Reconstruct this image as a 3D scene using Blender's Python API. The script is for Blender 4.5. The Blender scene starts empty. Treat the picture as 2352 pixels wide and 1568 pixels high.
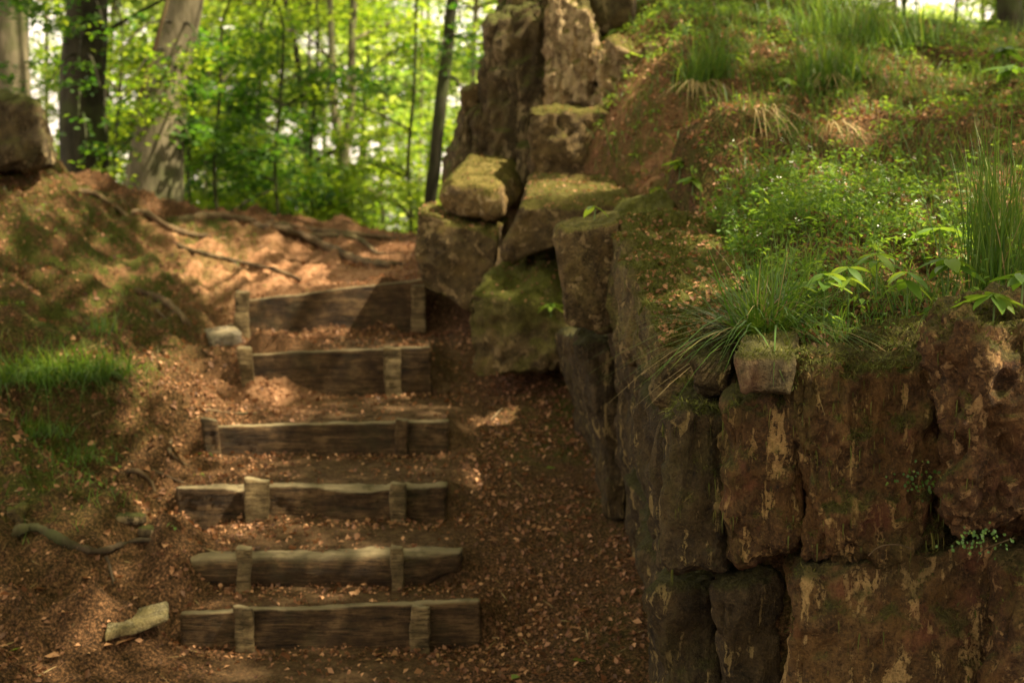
import bpy, math, random
import numpy as np
rng = np.random.default_rng(7)
random.seed(7)
S = bpy.context.scene
COL = S.collection

# ------------------------------------------------------------------ camera
F = 3267.0; U0, V0 = 1176.0, 784.0; TH = math.radians(5.87); CZ = 1.66
cam_d = bpy.data.cameras.new('camera'); cam = bpy.data.objects.new('camera', cam_d); COL.objects.link(cam)
cam.location = (0, 0, CZ); cam.rotation_euler = (math.pi/2 - TH, 0, 0)
cam_d.sensor_width = 36; cam_d.lens = 50.0; cam_d.clip_end = 3000; cam_d.clip_start = 0.05
cam_d.dof.use_dof = True; cam_d.dof.focus_distance = 3.7; cam_d.dof.aperture_fstop = 3.3
S.camera = cam

# ------------------------------------------------------------------ light
SUN_EL, SUN_AZ = math.radians(58), math.radians(103)     # azimuth from +Y towards +X
SUN = np.array([math.sin(SUN_AZ)*math.cos(SUN_EL), math.cos(SUN_AZ)*math.cos(SUN_EL), math.sin(SUN_EL)])
w = bpy.data.worlds.new('World'); S.world = w; w.use_nodes = True
nt = w.node_tree; nt.nodes.clear()
sky = nt.nodes.new('ShaderNodeTexSky'); sky.sky_type = 'NISHITA'; sky.sun_disc = False
sky.sun_elevation = SUN_EL; sky.sun_rotation = SUN_AZ; sky.dust_density = 4.0; sky.air_density = 1.0; sky.ozone_density = 1.0
mixw = nt.nodes.new('ShaderNodeMixRGB'); mixw.inputs[0].default_value = 0.8
mixw.inputs[2].default_value = (8.8, 7.2, 5.7, 1)        # thin warm-white cloud veil
bg = nt.nodes.new('ShaderNodeBackground'); bg.inputs[1].default_value = 0.09
wo = nt.nodes.new('ShaderNodeOutputWorld')
nt.links.new(sky.outputs[0], mixw.inputs[1]); nt.links.new(mixw.outputs[0], bg.inputs[0]); nt.links.new(bg.outputs[0], wo.inputs[0])
sd = bpy.data.lights.new('sun', 'SUN'); sd.energy = 5.0; sd.angle = math.radians(0.53); sd.color = (1.0, 0.84, 0.58)
so = bpy.data.objects.new('sun', sd); COL.objects.link(so)
from mathutils import Vector, Matrix
so.rotation_euler = Vector(-SUN).to_track_quat('-Z', 'Y').to_euler()
so.location = (6, 4, 20)
S.view_settings.view_transform = 'Standard'; S.view_settings.look = 'None'
S.view_settings.exposure = 1.88; S.view_settings.gamma = 1.0; S.view_settings.use_curve_mapping = False
S.render.engine = 'CYCLES'
S.cycles.use_denoising = True
S.cycles.max_bounces = 6; S.cycles.diffuse_bounces = 4; S.cycles.glossy_bounces = 2; S.cycles.transmission_bounces = 4
S.cycles.transparent_max_bounces = 4; S.cycles.caustics_reflective = False; S.cycles.caustics_refractive = False
S.cycles.sample_clamp_indirect = 6.0

# ------------------------------------------------------------------ image <-> place
ct, st_ = math.cos(TH), math.sin(TH)
def ray(u, v):
    xc = (np.asarray(u, float)-U0)/F; yc = (V0-np.asarray(v, float))/F
    return np.stack([xc, ct+yc*st_, -st_+yc*ct], -1)
def P(u, v, y):
    d = ray(u, v); t = np.asarray(y, float)/d[..., 1]
    return d*t[..., None] + np.array([0, 0, CZ])
def proj(p):
    x, y, z = p[..., 0], p[..., 1], p[..., 2]-CZ
    f = y*ct - z*st_; up = y*st_ + z*ct
    f = np.where(f > 0.05, f, 0.05)
    return U0 + F*x/f, V0 - F*up/f

# ------------------------------------------------------------------ noise
_perm = np.random.default_rng(3).permutation(256).astype(np.int64); _perm = np.concatenate([_perm, _perm, _perm])
_grad = np.random.default_rng(5).normal(size=(256, 3)); _grad /= np.linalg.norm(_grad, axis=1)[:, None]
def perlin(p):
    pi = np.floor(p).astype(np.int64); pf = p-pi; pi &= 255
    w_ = pf*pf*pf*(pf*(pf*6-15)+10)
    out = 0
    for dx in (0, 1):
        for dy in (0, 1):
            for dz in (0, 1):
                h = _perm[_perm[_perm[(pi[..., 0]+dx) & 255]+((pi[..., 1]+dy) & 255)]+((pi[..., 2]+dz) & 255)]
                g = _grad[h & 255]; d = pf-np.array([dx, dy, dz])
                ww = (w_[..., 0] if dx else 1-w_[..., 0])*(w_[..., 1] if dy else 1-w_[..., 1])*(w_[..., 2] if dz else 1-w_[..., 2])
                out = out + ww*(g*d).sum(-1)
    return out*1.6
def fbm(p, f=1.0, o=4, seed=0.0, lac=2.03, gain=0.5):
    a = 1.0; s = 0; q = p*f+seed*7.31
    for i in range(o):
        s = s+a*perlin(q); q = q*lac+3.7; a *= gain
    return s
def sstep(x): x = np.clip(x, 0, 1); return x*x*(3-2*x)

# ------------------------------------------------------------------ ground height
def tps_fit(pts, lam=1e-4):
    X = pts[:, :2]; n = len(X)
    r = np.linalg.norm(X[:, None]-X[None], axis=-1)
    K = np.where(r > 0, r*r*np.log(r+1e-9), 0)+lam*np.eye(n)
    Pm = np.c_[np.ones(n), X]
    A = np.zeros((n+3, n+3)); A[:n, :n] = K; A[:n, n:] = Pm; A[n:, :n] = Pm.T
    return X, np.linalg.solve(A, np.r_[pts[:, 2], np.zeros(3)])
def tps_eval(m, x, y):
    X, c = m; sh = x.shape; x = x.ravel(); y = y.ravel(); out = c[-3]+c[-2]*x+c[-1]*y
    for i in range(len(X)):
        r2 = (x-X[i, 0])**2+(y-X[i, 1])**2
        out = out+c[i]*0.5*r2*np.log(r2+1e-12)
    return out.reshape(sh)
# steps: y, (uL, uR), v of the top edge left/right, v of the foot
STEPS = [(5.20, 415, 1105, 1405, 1380, 1490), (5.50, 408, 1060, 1275, 1262, 1345), (5.98, 405, 1026, 1117, 1118, 1195),
         (6.70, 470, 1030, 978, 966, 1045), (7.60, 566, 992, 812, 797, 908), (8.64, 560, 978, 690, 640, 768)]
def zat(v, y): return float(P(1176, v, y)[2])
ST = []
for (y, ul, ur, vl, vr, vb) in STEPS:
    ST.append(dict(y=y, xl=float(P(ul, vb, y)[0]), xr=float(P(ur, vb, y)[0]), zl=zat(vl, y), zr=zat(vr, y), zb=zat(vb, y)))
pc = [(0, 1568, 4.6), (600, 1590, 4.8), (1100, 1590, 4.8), (1500, 1600, 4.75), (-300, 1568, 4.3), (1300, 1480, 5.05), (1500, 1500, 4.95),
      (1250, 1400, 5.35), (1450, 1300, 5.5), (1150, 1200, 5.95), (1400, 1140, 6.1), (1200, 1050, 6.6), (1330, 1010, 6.8), (1200, 900, 7.45), (1300, 880, 7.5),
      (1050, 800, 8.1), (1100, 740, 8.5), (1000, 700, 8.8), (1200, 830, 7.9), (960, 600, 9.9), (800, 610, 10.2), (650, 600, 10.3), (500, 600, 10.0), (850, 655, 9.2), (620, 670, 9.2), (480, 680, 9.0),
      (950, 545, 11.6), (800, 535, 11.6), (650, 515, 11.6), (500, 494, 11.5), (350, 470, 11.3), (250, 440, 11.0), (150, 405, 10.6), (40, 375, 10.2), (-150, 330, 10.0),
      (400, 540, 10.6), (330, 545, 10.0), (320, 600, 9.3), (300, 700, 8.5), (420, 745, 8.3), (400, 640, 9.2),
      (150, 480, 9.6), (0, 450, 9.2), (200, 600, 8.7), (0, 600, 8.1), (100, 560, 8.75), (150, 700, 7.8), (0, 720, 7.3), (150, 790, 7.3), (0, 840, 6.65),
      (250, 850, 7.0), (380, 850, 7.3), (430, 930, 6.9), (300, 950, 6.6), (120, 870, 6.7), (120, 960, 6.45), (0, 1010, 5.95), (200, 1060, 6.2),
      (0, 1100, 5.75), (150, 1160, 5.8), (320, 1080, 6.1), (300, 1170, 5.75), (0, 1230, 5.4), (200, 1260, 5.45), (350, 1240, 5.5), (0, 1340, 5.15), (180, 1360, 5.2), (330, 1380, 5.15), (100, 1460, 4.95), (330, 1500, 4.95), (-300, 1100, 5.5), (-300, 800, 6.6), (-300, 500, 8.5)]
PP = [P(*q) for q in pc]
for i, s in enumerate(ST):
    for x in (s['xl']-.12, (s['xl']+s['xr'])/2, s['xr']+.12): PP.append((x, s['y'], s['zb']+.03))
for x in (-3, -1, 1, 3): PP += [(x, 3.5, 0.0 if x > -2 else .05), (x, 2.0, 0)]
PP += [(-5.0, 6, 1.0), (-5.5, 9, 2.0), (-5.5, 12, 2.2), (3, 6, .3), (3, 9, 1.0), (3, 12, 1.3), (.6, 9.5, 1.15), (.6, 11.5, 1.25), (-.9, 12.6, 1.3), (-3.2, 12.6, 1.5), (-4.5, 12.6, 1.7)]
TP = tps_fit(np.array([[*q] for q in PP]), 2e-3)
hc = [(1750, 800, 3.8), (2000, 800, 3.8), (2200, 790, 3.8), (2450, 780, 3.75), (1650, 800, 3.9), (1700, 690, 4.4), (2000, 660, 4.4), (2350, 650, 4.4), (1800, 560, 5.0), (2100, 540, 5.1), (2400, 530, 5.0),
      (1620, 530, 5.7), (1700, 430, 5.9), (1950, 430, 5.9), (2300, 400, 5.9), (1560, 470, 6.3), (1600, 300, 6.9), (1480, 380, 7.0), (1800, 300, 6.9), (2050, 290, 6.9), (2350, 250, 7.0), (1520, 220, 7.9), (1450, 200, 8.3),
      (1700, 170, 8.1), (2000, 150, 8.2), (2350, 150, 8.2), (1420, 120, 8.9), (1500, 50, 9.3), (1700, 40, 9.4), (1900, 40, 9.5), (2100, 62, 9.5), (2300, 88, 9.5), (2500, 90, 9.5), (1480, 5, 10.0), (1700, -15, 10.2), (1900, 15, 10.3)]
HP = [P(*q) for q in hc]
HP += [(.55, 4.4, 1.1), (.65, 5.2, 1.25), (.75, 6.0, 1.4), (.7, 7.0, 1.5), (.55, 7.8, 1.65), (.4, 8.8, 1.9), (.3, 9.6, 2.3), (.5, 11, 2.6), (2, 11.5, 2.75), (3.4, 11, 2.6), (5, 4, 1.6), (5, 7, 2.2), (5, 10, 2.6), (.4, 12.5, 2.2)]
TH_ = tps_fit(np.array([[*q] for q in HP]), 2e-3)
XBY = [3.4, 4.0, 4.6, 5.6, 6.4, 7.0, 7.8, 8.4, 9.0, 9.6, 13, 15]; XBX = [.56, .56, .60, .66, .68, .60, .50, .30, .05, -.15, -.2, -.2]
def hillmask(x, y):
    return sstep((x-np.interp(y, XBY, XBX))/.14)*sstep((y-3.62)/.12)
def H(x, y, detail=True):
    x = np.asarray(x, float); y = np.asarray(y, float)
    xc = np.clip(x, -4.8, 5.0); yc = np.clip(y, 3.0, 12.3)
    zp = tps_eval(TP, np.clip(xc, -4.8, 1.6), yc)
    for i, s in enumerate(ST):
        y0 = s['y']; y1 = ST[i+1]['y'] if i < 5 else y0+1.1
        f = np.clip((xc-s['xl'])/(s['xr']-s['xl']), -.1, 1.1)
        top = s['zl']+(s['zr']-s['zl'])*f-.012
        nxt = ST[i+1]['zb']+.0 if i < 5 else tps_eval(TP, np.clip(xc, -4.8, 1.6), np.full_like(yc, y0+1.1))
        t = np.clip((yc-y0)/(y1-y0), 0, 1)
        tread = top+(nxt-top)*t**1.3
        m = sstep((xc-s['xl']+.10)/.16)*sstep((s['xr']+.10-xc)/.16)*(yc >= y0+.035)*(yc < y1+.035)
        zp = zp*(1-m)+tread*m
    m0 = sstep((xc-ST[0]['xl']+.15)/.2)*sstep((ST[0]['xr']+.15-xc)/.2)*(yc < ST[0]['y']+.035)*sstep((yc-4.5)/.6)
    zp = zp*(1-m0)+(ST[0]['zb']+.0)*m0
    zh = tps_eval(TH_, np.clip(xc, .2, 5), np.clip(yc, 3.7, 12.3))
    hm = hillmask(x, y)
    if detail:
        q = np.stack([x, y, np.zeros_like(x)], -1)
        fade = sstep((y-2)/1.5)*sstep((16-y)/3)
        onst = sstep((xc-ST[0]['xl'])/.1)*sstep((ST[0]['xr']-xc)/.1)*(yc > 4)*(yc < 8.9)
        bank = sstep((-1.0-x)/.5)
        for (a_, b_, rx_, ry_, dp) in HOLLOW: zp = zp-dp*np.exp(-((x-a_)/rx_)**4-((y-b_)/ry_)**2)
        zp = zp+fade*(fbm(q, 2.6, 3, 1)*(.02+.10*bank)+fbm(q, 9, 3, 2)*(.010+.045*bank))*(1-.8*onst)+fade*fbm(q, 26, 2, 3)*.008
        zh = zh+fade*(fbm(q, 2.2, 3, 4)*.07+fbm(q, 8, 4, 5)*.04)
    z = zp*(1-hm)+zh*hm
    drop = np.where(y > 12.0, .30*(y-12.0)*sstep((y-12)/2.5), 0)
    z = z-np.minimum(drop, 20)
    return z
HOLLOW = []
def G(u, v, y0=3.0, y1=14.0):
    """first ground point seen through the picture point (u, v)"""
    ys = np.linspace(y0, y1, 900); pts = P(np.full_like(ys, u), np.full_like(ys, v), ys)
    h = H(pts[:, 0], pts[:, 1]); b = np.nonzero(pts[:, 2] < h)[0]
    i = b[0] if len(b) else len(ys)-1
    p = pts[i].copy(); p[2] = h[i]; return p

_hl = [(90, 570, .55, .16, .22), (280, 545, .25, .12, .12), (230, 700, .40, .13, .20), (60, 690, .35, .10, .12), (100, 950, .40, .11, .20), (240, 940, .12, .10, .10), (365, 555, .14, .12, .16), (110, 1320, .30, .10, .10), (360, 700, .12, .08, .06), (430, 1030, .10, .06, .05), (310, 1035, .14, .07, .06), (1505, 275, .22, .10, .14), (1495, 150, .18, .10, .14), (1590, 300, .15, .08, .08), (1700, 330, .25, .08, .07), (1850, 230, .3, .08, .07), (150, 640, .3, .08, .10)]
HOLLOW = [(G(u, v)[0], G(u, v)[1], a, b, d) for (u, v, a, b, d) in _hl]
HOLLOW += [(G(670, 892)[0], G(670, 892)[1]+.01, .16, .09, -.07), (G(560, 900)[0]-.08, G(560, 900)[1]+.1, .12, .12, -.07), (G(740, 745)[0], G(740, 745)[1]-.03, .25, .08, -.05), (G(880, 730)[0], G(880, 730)[1]-.03, .1, .07, -.06), (G(650, 1190)[0], G(650, 1190)[1]-.03, .2, .05, -.02)]
# ------------------------------------------------------------------ mesh helpers
def mesh(name, v, f, mat=None, smooth=True, attrs=None):
    me = bpy.data.meshes.new(name); v = np.asarray(v, np.float32); f = np.asarray(f, np.int32)
    k = f.shape[1]; me.vertices.add(len(v)); me.vertices.foreach_set('co', v.ravel())
    me.loops.add(f.size); me.loops.foreach_set('vertex_index', f.ravel())
    me.polygons.add(len(f)); me.polygons.foreach_set('loop_start', np.arange(0, f.size, k, dtype=np.int32))
    me.polygons.foreach_set('loop_total', np.full(len(f), k, np.int32))
    if smooth: me.polygons.foreach_set('use_smooth', np.ones(len(f), bool))
    for an, av in (attrs or {}).items():
        a = me.attributes.new(an, 'FLOAT', 'POINT'); a.data.foreach_set('value', np.asarray(av, np.float32))
    me.update(); me.validate()
    if mat: me.materials.append(mat)
    return me
def link(name, me, parent=None, loc=None):
    o = bpy.data.objects.new(name, me); COL.objects.link(o)
    if parent is not None: o.parent = parent
    if loc is not None: o.location = loc
    return o
def tag(o, label=None, cat=None, group=None, kind=None):
    if label: o['label'] = label
    if cat: o['category'] = cat
    if group: o['group'] = group
    if kind: o['kind'] = kind
    return o
def empty(name, loc, label, cat, group=None):
    o = bpy.data.objects.new(name, None); COL.objects.link(o); o.location = loc; o.empty_display_size = .1
    return tag(o, label, cat, group)
def put(name, v, f, mat, root, **k):
    """a part whose vertices are given in world coordinates, under an Empty root"""
    v = np.asarray(v)-np.array(root.location)
    return link(name, mesh(name, v, f, mat, **k), root)
def thing1(name, v, f, mat, label, cat, group=None, **k):
    v = np.asarray(v, float); c = np.array([v[:, 0].mean(), v[:, 1].mean(), v[:, 2].min()])
    o = link(name, mesh(name, v-c, f, mat, **k)); o.location = c
    return tag(o, label, cat, group)

# ------------------------------------------------------------------ materials
class NB:
    def __init__(s, name):
        s.m = bpy.data.materials.new(name); s.m.use_nodes = True; s.t = s.m.node_tree; s.t.nodes.clear()
        s.out = s.t.nodes.new('ShaderNodeOutputMaterial')
    def n(s, ty, **k):
        x = s.t.nodes.new(ty)
        for a, b in k.items(): setattr(x, a, b)
        return x
    def l(s, a, b): s.t.links.new(a, b)
    def pos(s, scale=(1, 1, 1)):
        g = s.n('ShaderNodeNewGeometry'); mp = s.n('ShaderNodeMapping'); mp.inputs['Scale'].default_value = scale
        s.l(g.outputs['Position'], mp.inputs[0]); return mp.outputs[0]
    def noise(s, vec, scale, det=4, rough=.6, dist=0):
        x = s.n('ShaderNodeTexNoise'); x.inputs['Scale'].default_value = scale; x.inputs['Detail'].default_value = det
        x.inputs['Roughness'].default_value = rough; x.inputs['Distortion'].default_value = dist
        s.l(vec, x.inputs['Vector']); return x.outputs[0]
    def ramp(s, fac, stops, interp='LINEAR'):
        r = s.n('ShaderNodeValToRGB'); r.color_ramp.interpolation = interp
        e = r.color_ramp.elements
        while len(e) < len(stops): e.new(.5)
        for i, (p, c) in enumerate(stops):
            e[i].position = p; c = (c, c, c) if isinstance(c, (int, float)) else c; e[i].color = (*c, 1)
        s.l(fac, r.inputs[0]); return r.outputs[0]
    def mix(s, f, a, b, mode='MIX'):
        x = s.n('ShaderNodeMixRGB', blend_type=mode)
        for i, q in zip((0, 1, 2), (f, a, b)):
            if hasattr(q, 'is_output'): s.l(q, x.inputs[i])
            elif i == 0: x.inputs[0].default_value = q
            else: x.inputs[i].default_value = (*q, 1)
        return x.outputs[0]
    def math(s, op, a, b=0.0):
        x = s.n('ShaderNodeMath', operation=op)
        for i, q in enumerate((a, b)):
            if hasattr(q, 'is_output'): s.l(q, x.inputs[i])
            else: x.inputs[i].default_value = q
        return x.outputs[0]
    def attr(s, name):
        a = s.n('ShaderNodeAttribute'); a.attribute_name = name; return a.outputs['Fac']
    def bump(s, h, dist, strength=1.0, nrm=None):
        b = s.n('ShaderNodeBump'); b.inputs['Distance'].default_value = dist; b.inputs['Strength'].default_value = strength
        s.l(h, b.inputs['Height'])
        if nrm is not None: s.l(nrm, b.inputs['Normal'])
        return b.outputs[0]
    def finish(s, col, nrm=None, rough=.85, spec=.25, transl=None):
        p = s.n('ShaderNodeBsdfPrincipled'); p.inputs['Roughness'].default_value = rough
        p.inputs['Specular IOR Level'].default_value = spec
        if hasattr(col, 'is_output'): s.l(col, p.inputs['Base Color'])
        else: p.inputs['Base Color'].default_value = (*col, 1)
        if nrm is not None: s.l(nrm, p.inputs['Normal'])
        if transl is None: s.l(p.outputs[0], s.out.inputs[0]); return s.m
        fac, tc = transl
        t = s.n('ShaderNodeBsdfTranslucent')
        if hasattr(tc, 'is_output'): s.l(tc, t.inputs[0])
        else: t.inputs[0].default_value = (*tc, 1)
        mx = s.n('ShaderNodeMixShader'); mx.inputs[0].default_value = fac
        s.l(p.outputs[0], mx.inputs[1]); s.l(t.outputs[0], mx.inputs[2]); s.l(mx.outputs[0], s.out.inputs[0]); return s.m

def leaf_mat(name, lo, mid, hi, tr_lo, tr_hi, fac=.5, rough=.5):
    b = NB(name); t = b.attr('tint')
    return b.finish(b.ramp(t, [(0, lo), (.55, mid), (1, hi)]), rough=rough, spec=.3, transl=(fac, b.ramp(t, [(0, tr_lo), (1, tr_hi)])))
M = {}
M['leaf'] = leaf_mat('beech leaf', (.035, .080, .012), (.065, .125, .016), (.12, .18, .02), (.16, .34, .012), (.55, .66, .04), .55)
M['leaf_far'] = leaf_mat('far leaf painted sunlit', (.05, .10, .018), (.11, .17, .03), (.20, .25, .05), (.20, .38, .04), (.66, .76, .14), .6)  # far leaves paler and yellower, haze and sunlight put into the colour
M['leaf_dark'] = leaf_mat('leaf painted shaded', (.018, .050, .012), (.035, .085, .014), (.06, .12, .018), (.05, .18, .012), (.18, .36, .02), .45)  # darker copy of the leaf, shade put into the colour
M['grass'] = leaf_mat('grass blade', (.030, .075, .012), (.055, .125, .016), (.16, .20, .04), (.07, .17, .012), (.25, .32, .03), .4, .45)
M['straw'] = leaf_mat('dry blade', (.22, .15, .06), (.32, .24, .11), (.45, .36, .18), (.2, .14, .05), (.35, .25, .1), .3)
M['herb'] = leaf_mat('herb leaf', (.045, .10, .014), (.085, .17, .02), (.17, .24, .03), (.12, .26, .015), (.34, .44, .04), .45, .5)
M['litter'] = leaf_mat('dead leaf', (.050, .023, .010), (.19, .086, .038), (.48, .26, .125), (.17, .06, .018), (.36, .15, .05), .25, .6)
M['moss'] = leaf_mat('moss tuft', (.045, .055, .010), (.085, .095, .014), (.16, .14, .03), (.06, .08, .01), (.14, .15, .02), .25, .8)
M['petal'] = NB('petal').finish((.75, .75, .68), rough=.6)
def ground_mat():
    b = NB('soil'); p = b.pos()
    n1 = b.noise(p, 3.0, 6, .65); n2 = b.noise(p, 22, 6, .7); n3 = b.noise(p, 90, 5, .7)
    soil = b.ramp(n2, [(.32, (.032, .019, .009)), (.5, (.085, .053, .025)), (.66, (.16, .105, .052))])
    lit = b.ramp(n3, [(.34, (.012, .008, .004)), (.48, (.060, .033, .015)), (.60, (.17, .086, .038)), (.74, (.34, .19, .09))])
    c = b.mix(b.attr('litter'), soil, lit)
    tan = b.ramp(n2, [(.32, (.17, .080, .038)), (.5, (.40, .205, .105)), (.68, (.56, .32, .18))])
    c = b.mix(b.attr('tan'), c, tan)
    mc = b.ramp(n3, [(.3, (.022, .026, .006)), (.55, (.06, .068, .012)), (.75, (.14, .13, .025))])
    mm = b.math('MULTIPLY', b.attr('moss'), b.ramp(b.noise(p, 9, 5, .7), [(.40, 0.0), (.56, 1.0)]))
    c = b.mix(mm, c, mc)
    h = b.math('ADD', b.math('MULTIPLY', n2, .6), b.math('MULTIPLY', n3, .5))
    return b.finish(c, b.bump(h, .045, 1.0), rough=.95, spec=.1)
M['ground'] = ground_mat()
def rock_mat(name, dark, mid, flake, mosscol, moss_up, moss_all, flake_amt, streak=(9, 9, 2.0), red=0.0):
    b = NB(name); p = b.pos(); ps = b.pos(streak); oi = b.n('ShaderNodeObjectInfo')
    n1 = b.noise(ps, 1.0, 6, .7, .4); n2 = b.noise(p, 26, 6, .75); n3 = b.noise(p, 110, 4, .7); big = b.noise(p, 3.2, 4, .6)
    c = b.ramp(b.math('ADD', b.math('MULTIPLY', n1, .55), b.math('MULTIPLY', n2, .45)), [(.34, dark), (.50, mid), (.60, tuple(min(1, k*2.3) for k in mid))])
    c = b.mix(b.ramp(b.noise(p, 6, 5, .7), [(.48, 0.0), (.62, .55)]), c, (mid[0]*1.9, mid[1]*1.75, mid[2]*1.2))
    # pale weathered flakes, drawn out vertically
    pf = b.pos((streak[0]*1.3, streak[1]*1.3, streak[2]*1.4)); nf = b.noise(pf, 1.0, 7, .62, 1.0)
    fm = b.ramp(b.math('ADD', nf, b.math('MULTIPLY', b.math('SUBTRACT', b.math('ADD', n3, n2), 1.0), .22)), [(.60-flake_amt, 0.0), (.63-flake_amt, 1.0)])
    fc = b.ramp(n2, [(.3, tuple(k*.55 for k in flake)), (.55, flake), (.75, tuple(min(1, k*1.25) for k in flake))])
    c = b.mix(fm, c, fc)
    gr = b.ramp(n3, [(.54, 0.0), (.62, .55)]); c = b.mix(gr, c, (mid[0]*2.6, mid[1]*2.4, mid[2]*2.0))
    c = b.mix(b.ramp(n3, [(.36, .6), (.44, 0.0)]), c, tuple(k*.5 for k in dark))
    if red: 
        rm = b.ramp(b.noise(p, 5.5, 4, .6), [(.55, 0.0), (.66, red)]); c = b.mix(rm, c, (.17, .055, .030))
    # pits
    pit = b.ramp(n2, [(.30, 1.0), (.38, 0.0)]); c = b.mix(pit, c, (.012, .009, .006))
    g = b.n('ShaderNodeNewGeometry'); sx = b.n('ShaderNodeSeparateXYZ'); b.l(g.outputs['Normal'], sx.inputs[0])
    up = b.ramp(b.math('ADD', sx.outputs[2], b.math('MULTIPLY', b.math('SUBTRACT', n2, .5), 1.3)), [(.30, 0.0), (.62, 1.0)])
    ma = b.ramp(b.math('ADD', b.math('MULTIPLY', big, .65), b.math('MULTIPLY', n1, .35)), [(.60-moss_all*.25, 0.0), (.66-moss_all*.25, 1.0)])
    mm = b.math('MAXIMUM', b.math('MULTIPLY', up, moss_up), b.math('MULTIPLY', ma, min(1, moss_all*1.4)))
    mc = b.ramp(n3, [(.30, tuple(k*.45 for k in mosscol)), (.5, mosscol), (.72, tuple(k*2.0 for k in mosscol))])
    c = b.mix(mm, c, mc)
    h = b.math('ADD', b.math('MULTIPLY', n1, .8), b.math('ADD', b.math('MULTIPLY', n2, .7), b.math('MULTIPLY', n3, .35)))
    h = b.math('ADD', h, b.math('MULTIPLY', fm, .18))
    return b.finish(c, b.bump(h, .035, 1.0), rough=.9, spec=.2)
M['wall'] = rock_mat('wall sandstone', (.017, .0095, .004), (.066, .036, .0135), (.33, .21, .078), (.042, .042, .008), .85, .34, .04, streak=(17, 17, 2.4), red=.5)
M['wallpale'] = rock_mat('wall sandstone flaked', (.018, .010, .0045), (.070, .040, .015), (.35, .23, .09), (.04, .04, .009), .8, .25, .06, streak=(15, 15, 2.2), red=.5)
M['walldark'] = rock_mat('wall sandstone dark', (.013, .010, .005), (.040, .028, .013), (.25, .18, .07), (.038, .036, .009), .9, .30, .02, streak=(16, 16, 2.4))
M['wallrough'] = rock_mat('wall sandstone rough', (.015, .008, .004), (.070, .037, .015), (.30, .18, .075), (.045, .052, .010), .6, .22, .035, streak=(22, 22, 13), red=.25)
M['rock'] = rock_mat('boulder sandstone', (.022, .015, .007), (.070, .048, .021), (.30, .21, .10), (.085, .080, .011), .75, .12, .03, streak=(9, 9, 9))
M['rockmoss'] = rock_mat('boulder mossy', (.028, .020, .010), (.085, .062, .028), (.28, .20, .09), (.078, .078, .012), 1.0, .42, .04, streak=(9, 9, 9))
M['rockdark'] = rock_mat('boulder dark', (.022, .016, .009), (.060, .044, .022), (.28, .21, .11), (.06, .065, .012), .9, .2, .03, streak=(10, 10, 1.6))
M['rocksun'] = rock_mat('sunlit boulder', (.040, .025, .011), (.12, .080, .034), (.38, .28, .14), (.125, .100, .024), .95, .10, .04, streak=(9, 9, 9))  # brighter, yellower copy of the boulder stone, sunlight put into the colour
M['capstone'] = rock_mat('cap stone', (.025, .018, .009), (.080, .062, .032), (.22, .18, .10), (.06, .058, .012), .9, .10, .04, streak=(12, 12, 4), red=.35)
M['rockpale'] = rock_mat('cracked pale sandstone', (.05, .033, .017), (.20, .14, .075), (.45, .34, .19), (.095, .088, .013), .95, .10, .12, streak=(14, 14, 2.5))
M['flatstone'] = rock_mat('flat stone', (.07, .055, .038), (.15, .125, .09), (.30, .25, .17), (.06, .06, .02), .15, .05, .02, streak=(9, 9, 9))
M['flatpale'] = rock_mat('pale flat stone', (.07, .055, .03), (.15, .125, .068), (.28, .235, .13), (.06, .06, .02), .15, .05, .04, streak=(9, 9, 9))
def wood_mat(name, dark, mid, lite):
    b = NB(name); p = b.pos((3, 40, 40)); q = b.pos()
    n1 = b.noise(p, 1.0, 6, .7, .5); n2 = b.noise(q, 12, 5, .7); n3 = b.noise(b.pos((9, 150, 150)), 1.0, 5, .7, .3)
    f = b.math('ADD', b.math('MULTIPLY', n1, .5), b.math('ADD', b.math('MULTIPLY', n2, .4), b.math('MULTIPLY', n3, .12)))
    c = b.ramp(f, [(.40, dark), (.50, mid), (.60, lite)])
    c = b.mix(b.ramp(n3, [(.36, .85), (.46, 0.0)]), c, (.010, .007, .004))
    g = b.n('ShaderNodeNewGeometry'); sx = b.n('ShaderNodeSeparateXYZ'); b.l(g.outputs['Normal'], sx.inputs[0])
    # upward faces painted paler, a highlight along the top edges
    c = b.mix(b.ramp(sx.outputs[2], [(.35, 0.0), (.75, .75)]), c, b.ramp(n1, [(.3, (.15, .12, .065)), (.7, (.34, .28, .16))]))
    mm = b.ramp(b.noise(q, 7, 4, .7), [(.52, 0.0), (.66, .55)]); c = b.mix(mm, c, (.045, .036, .015))
    return b.finish(c, b.bump(b.math('ADD', n1, b.math('MULTIPLY', n3, .9)), .018, 1.0), rough=.85, spec=.2)
M['wood'] = wood_mat('weathered plank', (.018, .010, .005), (.058, .033, .0135), (.135, .080, .034))
M['woodpale'] = wood_mat('pale worn wood', (.045, .032, .014), (.135, .092, .040), (.25, .18, .085))
def bark_mat(name, a, c_, mossy=.4):
    b = NB(name); p = b.pos((8, 8, 2)); q = b.pos()
    n1 = b.noise(p, 1, 5, .65); n2 = b.noise(q, 2.2, 4, .6)
    c = b.ramp(n1, [(.35, a), (.6, c_), (.75, tuple(k*1.4 for k in c_))])
    c = b.mix(b.ramp(n2, [(.5, 0.0), (.62, mossy)]), c, (.055, .075, .02))
    return b.finish(c, b.bump(n1, .03, .8), rough=.9, spec=.15)
M['bark'] = bark_mat('beech bark', (.065, .056, .033), (.175, .15, .095), .5)
M['barkdark'] = bark_mat('dark bark', (.016, .015, .009), (.042, .038, .023), .5)
M['root'] = bark_mat('root bark', (.040, .026, .014), (.125, .085, .045), .3)
M['rootdark'] = bark_mat('dark root bark', (.022, .016, .009), (.065, .047, .027), .5)
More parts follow.
